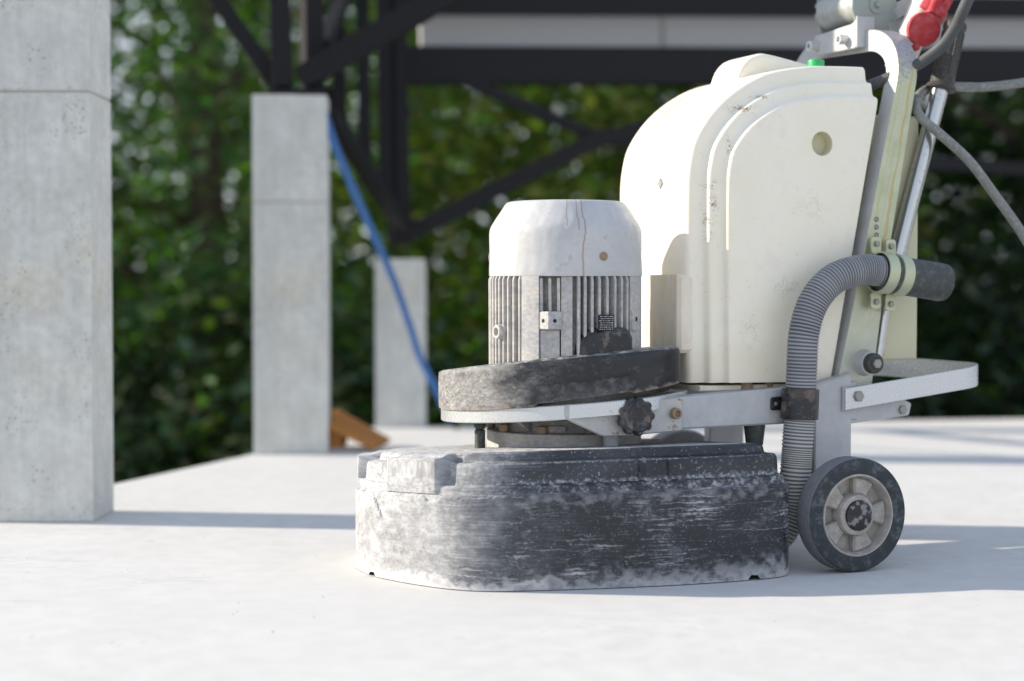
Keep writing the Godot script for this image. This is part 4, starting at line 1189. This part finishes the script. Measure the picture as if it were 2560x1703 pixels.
	b = mb(); b.cyl(Vector3(0.740, 0.598, 0.19), Vector3(0.892, 1.10, 0.19), 0.0200, 0.0200, 32); put("rod_sleeve", b, M.rod, rod)
	b = mb(); b.turned(Vector3(0.8885, 1.083, 0.19), Vector3(0.928, 1.232, 0.19), PackedVector2Array([Vector2(0.0202, 0.0), Vector2(0.034, 0.001), Vector2(0.0365, 0.005), Vector2(0.034, 0.010), Vector2(0.0285, 0.014), Vector2(0.0285, 0.022), Vector2(0.0295, 0.026), Vector2(0.0275, 0.030), Vector2(0.0262, 0.11), Vector2(0.0255, 0.148), Vector2(0.0275, 0.151), Vector2(0.0275, 0.160), Vector2(0.024, 0.166), Vector2(0.0001, 0.167)]), 32)
	var grip := put("rubber_grip", b, M.grip, t)
	for k in 8:
		var fx := b.frame(Vector3(0.8885, 1.083, 0.19), Vector3(0.928, 1.232, 0.19))
		var a := TAU * (k + 0.3) / 8
		var o1 := Vector3(cos(a), 0, sin(a))
		b = mb(); b.bar(fx * (o1 * 0.0268 + Vector3(0, 0.036, 0)), fx * (o1 * 0.0258 + Vector3(0, 0.14, 0)), 0.004, 0.004, 0.001); put("grip_rib", b, M.grip, grip)
	# ---- ratchet on the cross bar
	b = mb(); b.xf = Transform3D(Basis(Vector3(0, 0, 1), Vector3.UP, Vector3(-1, 0, 0)), Vector3(0.750, 0, 0))
	b.extrude(lens_round(PackedVector2Array([Vector2(-0.121, 1.192), Vector2(0.062, 1.190), Vector2(0.066, 1.262), Vector2(0.045, 1.250), Vector2(-0.119, 1.241)]), 0.010), 0.0, 0.012, 0.002); var brk := put("ratchet_bracket", b, M.galv, t)
	b = mb(); b.box(Vector3(0.762, 1.228, 0.0655), Vector3(0.05, 0.074, 0.006), 0.0015); put("bracket_tab", b, M.galv, brk)
	for z in [-0.108, 0.021]:
		b = mb(); b.turned(Vector3(0.738, 1.2145, z), Vector3(0.70, 1.2145, z), PackedVector2Array([Vector2(0.0125, 0), Vector2(0.0125, 0.021), Vector2(0.0115, 0.023), Vector2(0.0072, 0.023), Vector2(0.0068, 0.012), Vector2(0.0001, 0.012)]), 26)
		put("socket_bolt", b, M.chrome, brk)
	var rat := mb(); rat.extrude(lens_round(PackedVector2Array([Vector2(0.733, 1.287), Vector2(0.746, 1.245), Vector2(0.75, 1.241), Vector2(0.834, 1.231), Vector2(0.844, 1.239), Vector2(0.836, 1.254), Vector2(0.845, 1.261), Vector2(0.857, 1.257), Vector2(0.866, 1.277), Vector2(0.852, 1.283), Vector2(0.850, 1.291), Vector2(0.863, 1.298), Vector2(0.859, 1.318), Vector2(0.845, 1.320), Vector2(0.842, 1.330), Vector2(0.852, 1.338), Vector2(0.838, 1.358), Vector2(0.79, 1.372), Vector2(0.75, 1.35), Vector2(0.735, 1.32)]), 0.004, 3), 0.046, 0.054, 0.0015)
	var disc := put("ratchet_plate", rat, M.plate_grey, t)
	b = mb(); b.turned(Vector3(0.803, 1.2975, 0.0535), Vector3(0.803, 1.2975, 0.07), PackedVector2Array([Vector2(0.0225, 0), Vector2(0.022, 0.003), Vector2(0.019, 0.0035), Vector2(0.0085, 0.0035), Vector2(0.0085, 0.009), Vector2(0.007, 0.011), Vector2(0.0001, 0.011)]), 28); put("pivot_bolt", b, M.plate_grey, disc)
	rat = mb(); rat.extrude(lens_round(PackedVector2Array([Vector2(0.756, 1.330), Vector2(0.747, 1.316), Vector2(0.760, 1.309), Vector2(0.762, 1.303), Vector2(0.747, 1.297), Vector2(0.755, 1.274), Vector2(0.768, 1.247), Vector2(0.80, 1.236), Vector2(0.85, 1.25), Vector2(0.865, 1.30), Vector2(0.84, 1.36), Vector2(0.79, 1.372), Vector2(0.757, 1.36), Vector2(0.748, 1.344)]), 0.004, 3), -0.134, -0.126, 0.0015)
	put("ratchet_plate", rat, M.plate_grey, t)
	b = mb(); b.cyl(Vector3(0.795, 1.302, -0.128), Vector3(0.795, 1.302, 0.048), 0.047, 0.047, 40, 0.002); put("barrel", b, M.steel, t)
	b = mb(); b.bar(Vector3(0.840, 1.274, 0.033), Vector3(1.02, 1.362, 0.033), 0.012, 0.034, 0.002); put("handle_bar", b, M.galv, t)
	# ---- plug socket, tube and conduit at the top
	b = mb(); b.cyl(Vector3(0.822, 1.135, 0.115), Vector3(0.918, 1.345, 0.115), 0.033, 0.033, 32, 0.002); put("socket_tube", b, M.white_tube, t)
	b = mb(); b.turned(Vector3(0.866, 1.230, 0.146), Vector3(0.856, 1.225, 0.18), PackedVector2Array([Vector2(0.030, 0), Vector2(0.039, 0.004), Vector2(0.0405, 0.007), Vector2(0.0405, 0.016), Vector2(0.039, 0.0185), Vector2(0.030, 0.0195), Vector2(0.0001, 0.0192)]), 44)
	var cap := put("socket_cap", b, M.red, t)
	b = mb(); b.box(Vector3(0.8985, 1.2785, 0.158), Vector3(0.040, 0.040, 0.026), 0.004, Basis(Vector3(0, 0, 1), -0.45)); put("hinge", b, M.red, cap)
	b = mb(); b.cyl(Vector3(0.838, 1.184, 0.156), Vector3(0.838, 1.184, 0.168), 0.009, 0.008, 16, 0.001); put("latch", b, M.red, cap)
	b = mb(); b.turned(Vector3(0.895, 1.262, 0.125), Vector3(0.96, 1.37, 0.125), PackedVector2Array([Vector2(0.030, 0), Vector2(0.040, 0.003), Vector2(0.041, 0.03), Vector2(0.0375, 0.034), Vector2(0.0375, 0.12), Vector2(0.0001, 0.12)]), 36); put("socket_body", b, M.red, t)
	b = mb(); b.bar(Vector3(0.905, 1.262, 0.165), Vector3(0.965, 1.36, 0.16), 0.010, 0.016, 0.002); put("socket_rib", b, M.red, t)
	var cp := spline(PackedVector3Array([Vector3(0.70, 1.085, 0.16), Vector3(0.775, 1.121, 0.215), Vector3(0.820, 1.152, 0.24), Vector3(0.856, 1.181, 0.245), Vector3(0.887, 1.221, 0.245), Vector3(0.911, 1.260, 0.24), Vector3(0.945, 1.318, 0.235), Vector3(0.985, 1.39, 0.23)]), 0.0012)
	var cr := PackedFloat32Array(); var cc: Array = []
	for i in cp.size():
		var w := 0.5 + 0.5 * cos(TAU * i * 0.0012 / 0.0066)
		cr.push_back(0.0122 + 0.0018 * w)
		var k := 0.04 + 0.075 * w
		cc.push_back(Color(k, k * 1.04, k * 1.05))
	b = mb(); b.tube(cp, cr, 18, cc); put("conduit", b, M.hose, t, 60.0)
	# ---- wheels
	for sd in [1.0, -1.0]:
		wheel(t, sd)
	# ---- the loose cable
	var kt := thing("power_cable", "grey rubber cable looping round the rod and trailing down at right", "cable", Vector3(0.118, 0, -3.9), deg_to_rad(23.0))
	var kp3 := spline(PackedVector3Array(CABLE), 0.012)
	var kr := PackedFloat32Array()
	for i in kp3.size(): kr.push_back(0.0112)
	b = mb(); b.tube(kp3, kr, 16); put("cable_sheath", b, M.tubegrey, kt)

func wheel(t: Node3D, sd: float) -> void:
	var c := Vector3(0.51, 0.1245, 0.362 * sd); var e := c + Vector3(0, 0, 0.057 * sd)
	var b := mb(); b.turned(c, e, PackedVector2Array([Vector2(0.095, 0.0), Vector2(0.117, 0.0), Vector2(0.1225, 0.003), Vector2(0.1245, 0.008), Vector2(0.1245, 0.049), Vector2(0.1232, 0.0535)]), 96)
	var w := put("wheel", b, M.tread, t)
	b = mb(); b.turned(c, e, PackedVector2Array([Vector2(0.1232, 0.0535), Vector2(0.121, 0.0562), Vector2(0.117, 0.0572), Vector2(0.100, 0.0577), Vector2(0.0925, 0.0572), Vector2(0.0905, 0.0555)]), 96)
	put("tyre_wall", b, M.rubber, w)
	b = mb(); b.turned(c, e, PackedVector2Array([Vector2(0.0905, 0.0545), Vector2(0.0890, 0.0575), Vector2(0.0860, 0.0575), Vector2(0.0835, 0.052), Vector2(0.0815, 0.030), Vector2(0.079, 0.024), Vector2(0.046, 0.022), Vector2(0.0455, 0.047), Vector2(0.043, 0.053), Vector2(0.036, 0.056), Vector2(0.01, 0.056)]), 72)
	put("rim", b, M.rim, w)
	for k in 5:
		var p := PackedVector2Array()
		for q in 7:
			var a := deg_to_rad(72.0 * k + lerpf(-19.0, 19.0, q / 6.0)); p.push_back(Vector2(cos(a), sin(a)) * 0.0815)
		for q in 4:
			var a := deg_to_rad(72.0 * k + lerpf(20.0, -20.0, q / 3.0)); p.push_back(Vector2(cos(a), sin(a)) * 0.0445)
		b = mb(); b.xf.origin = Vector3(c.x, c.y, c.z)
		b.extrude(p, 0.020 * sd if sd > 0 else -0.043, 0.043 if sd > 0 else -0.020, 0.004)
		put("spoke", b, M.rim, w, 30.0)
	b = mb(); b.turned(c, e, PackedVector2Array([Vector2(0.0335, 0.050), Vector2(0.0335, 0.0585), Vector2(0.032, 0.0612), Vector2(0.026, 0.0630), Vector2(0.0001, 0.0638)]), 40)
	put("hub_cap", b, M.hub, w)
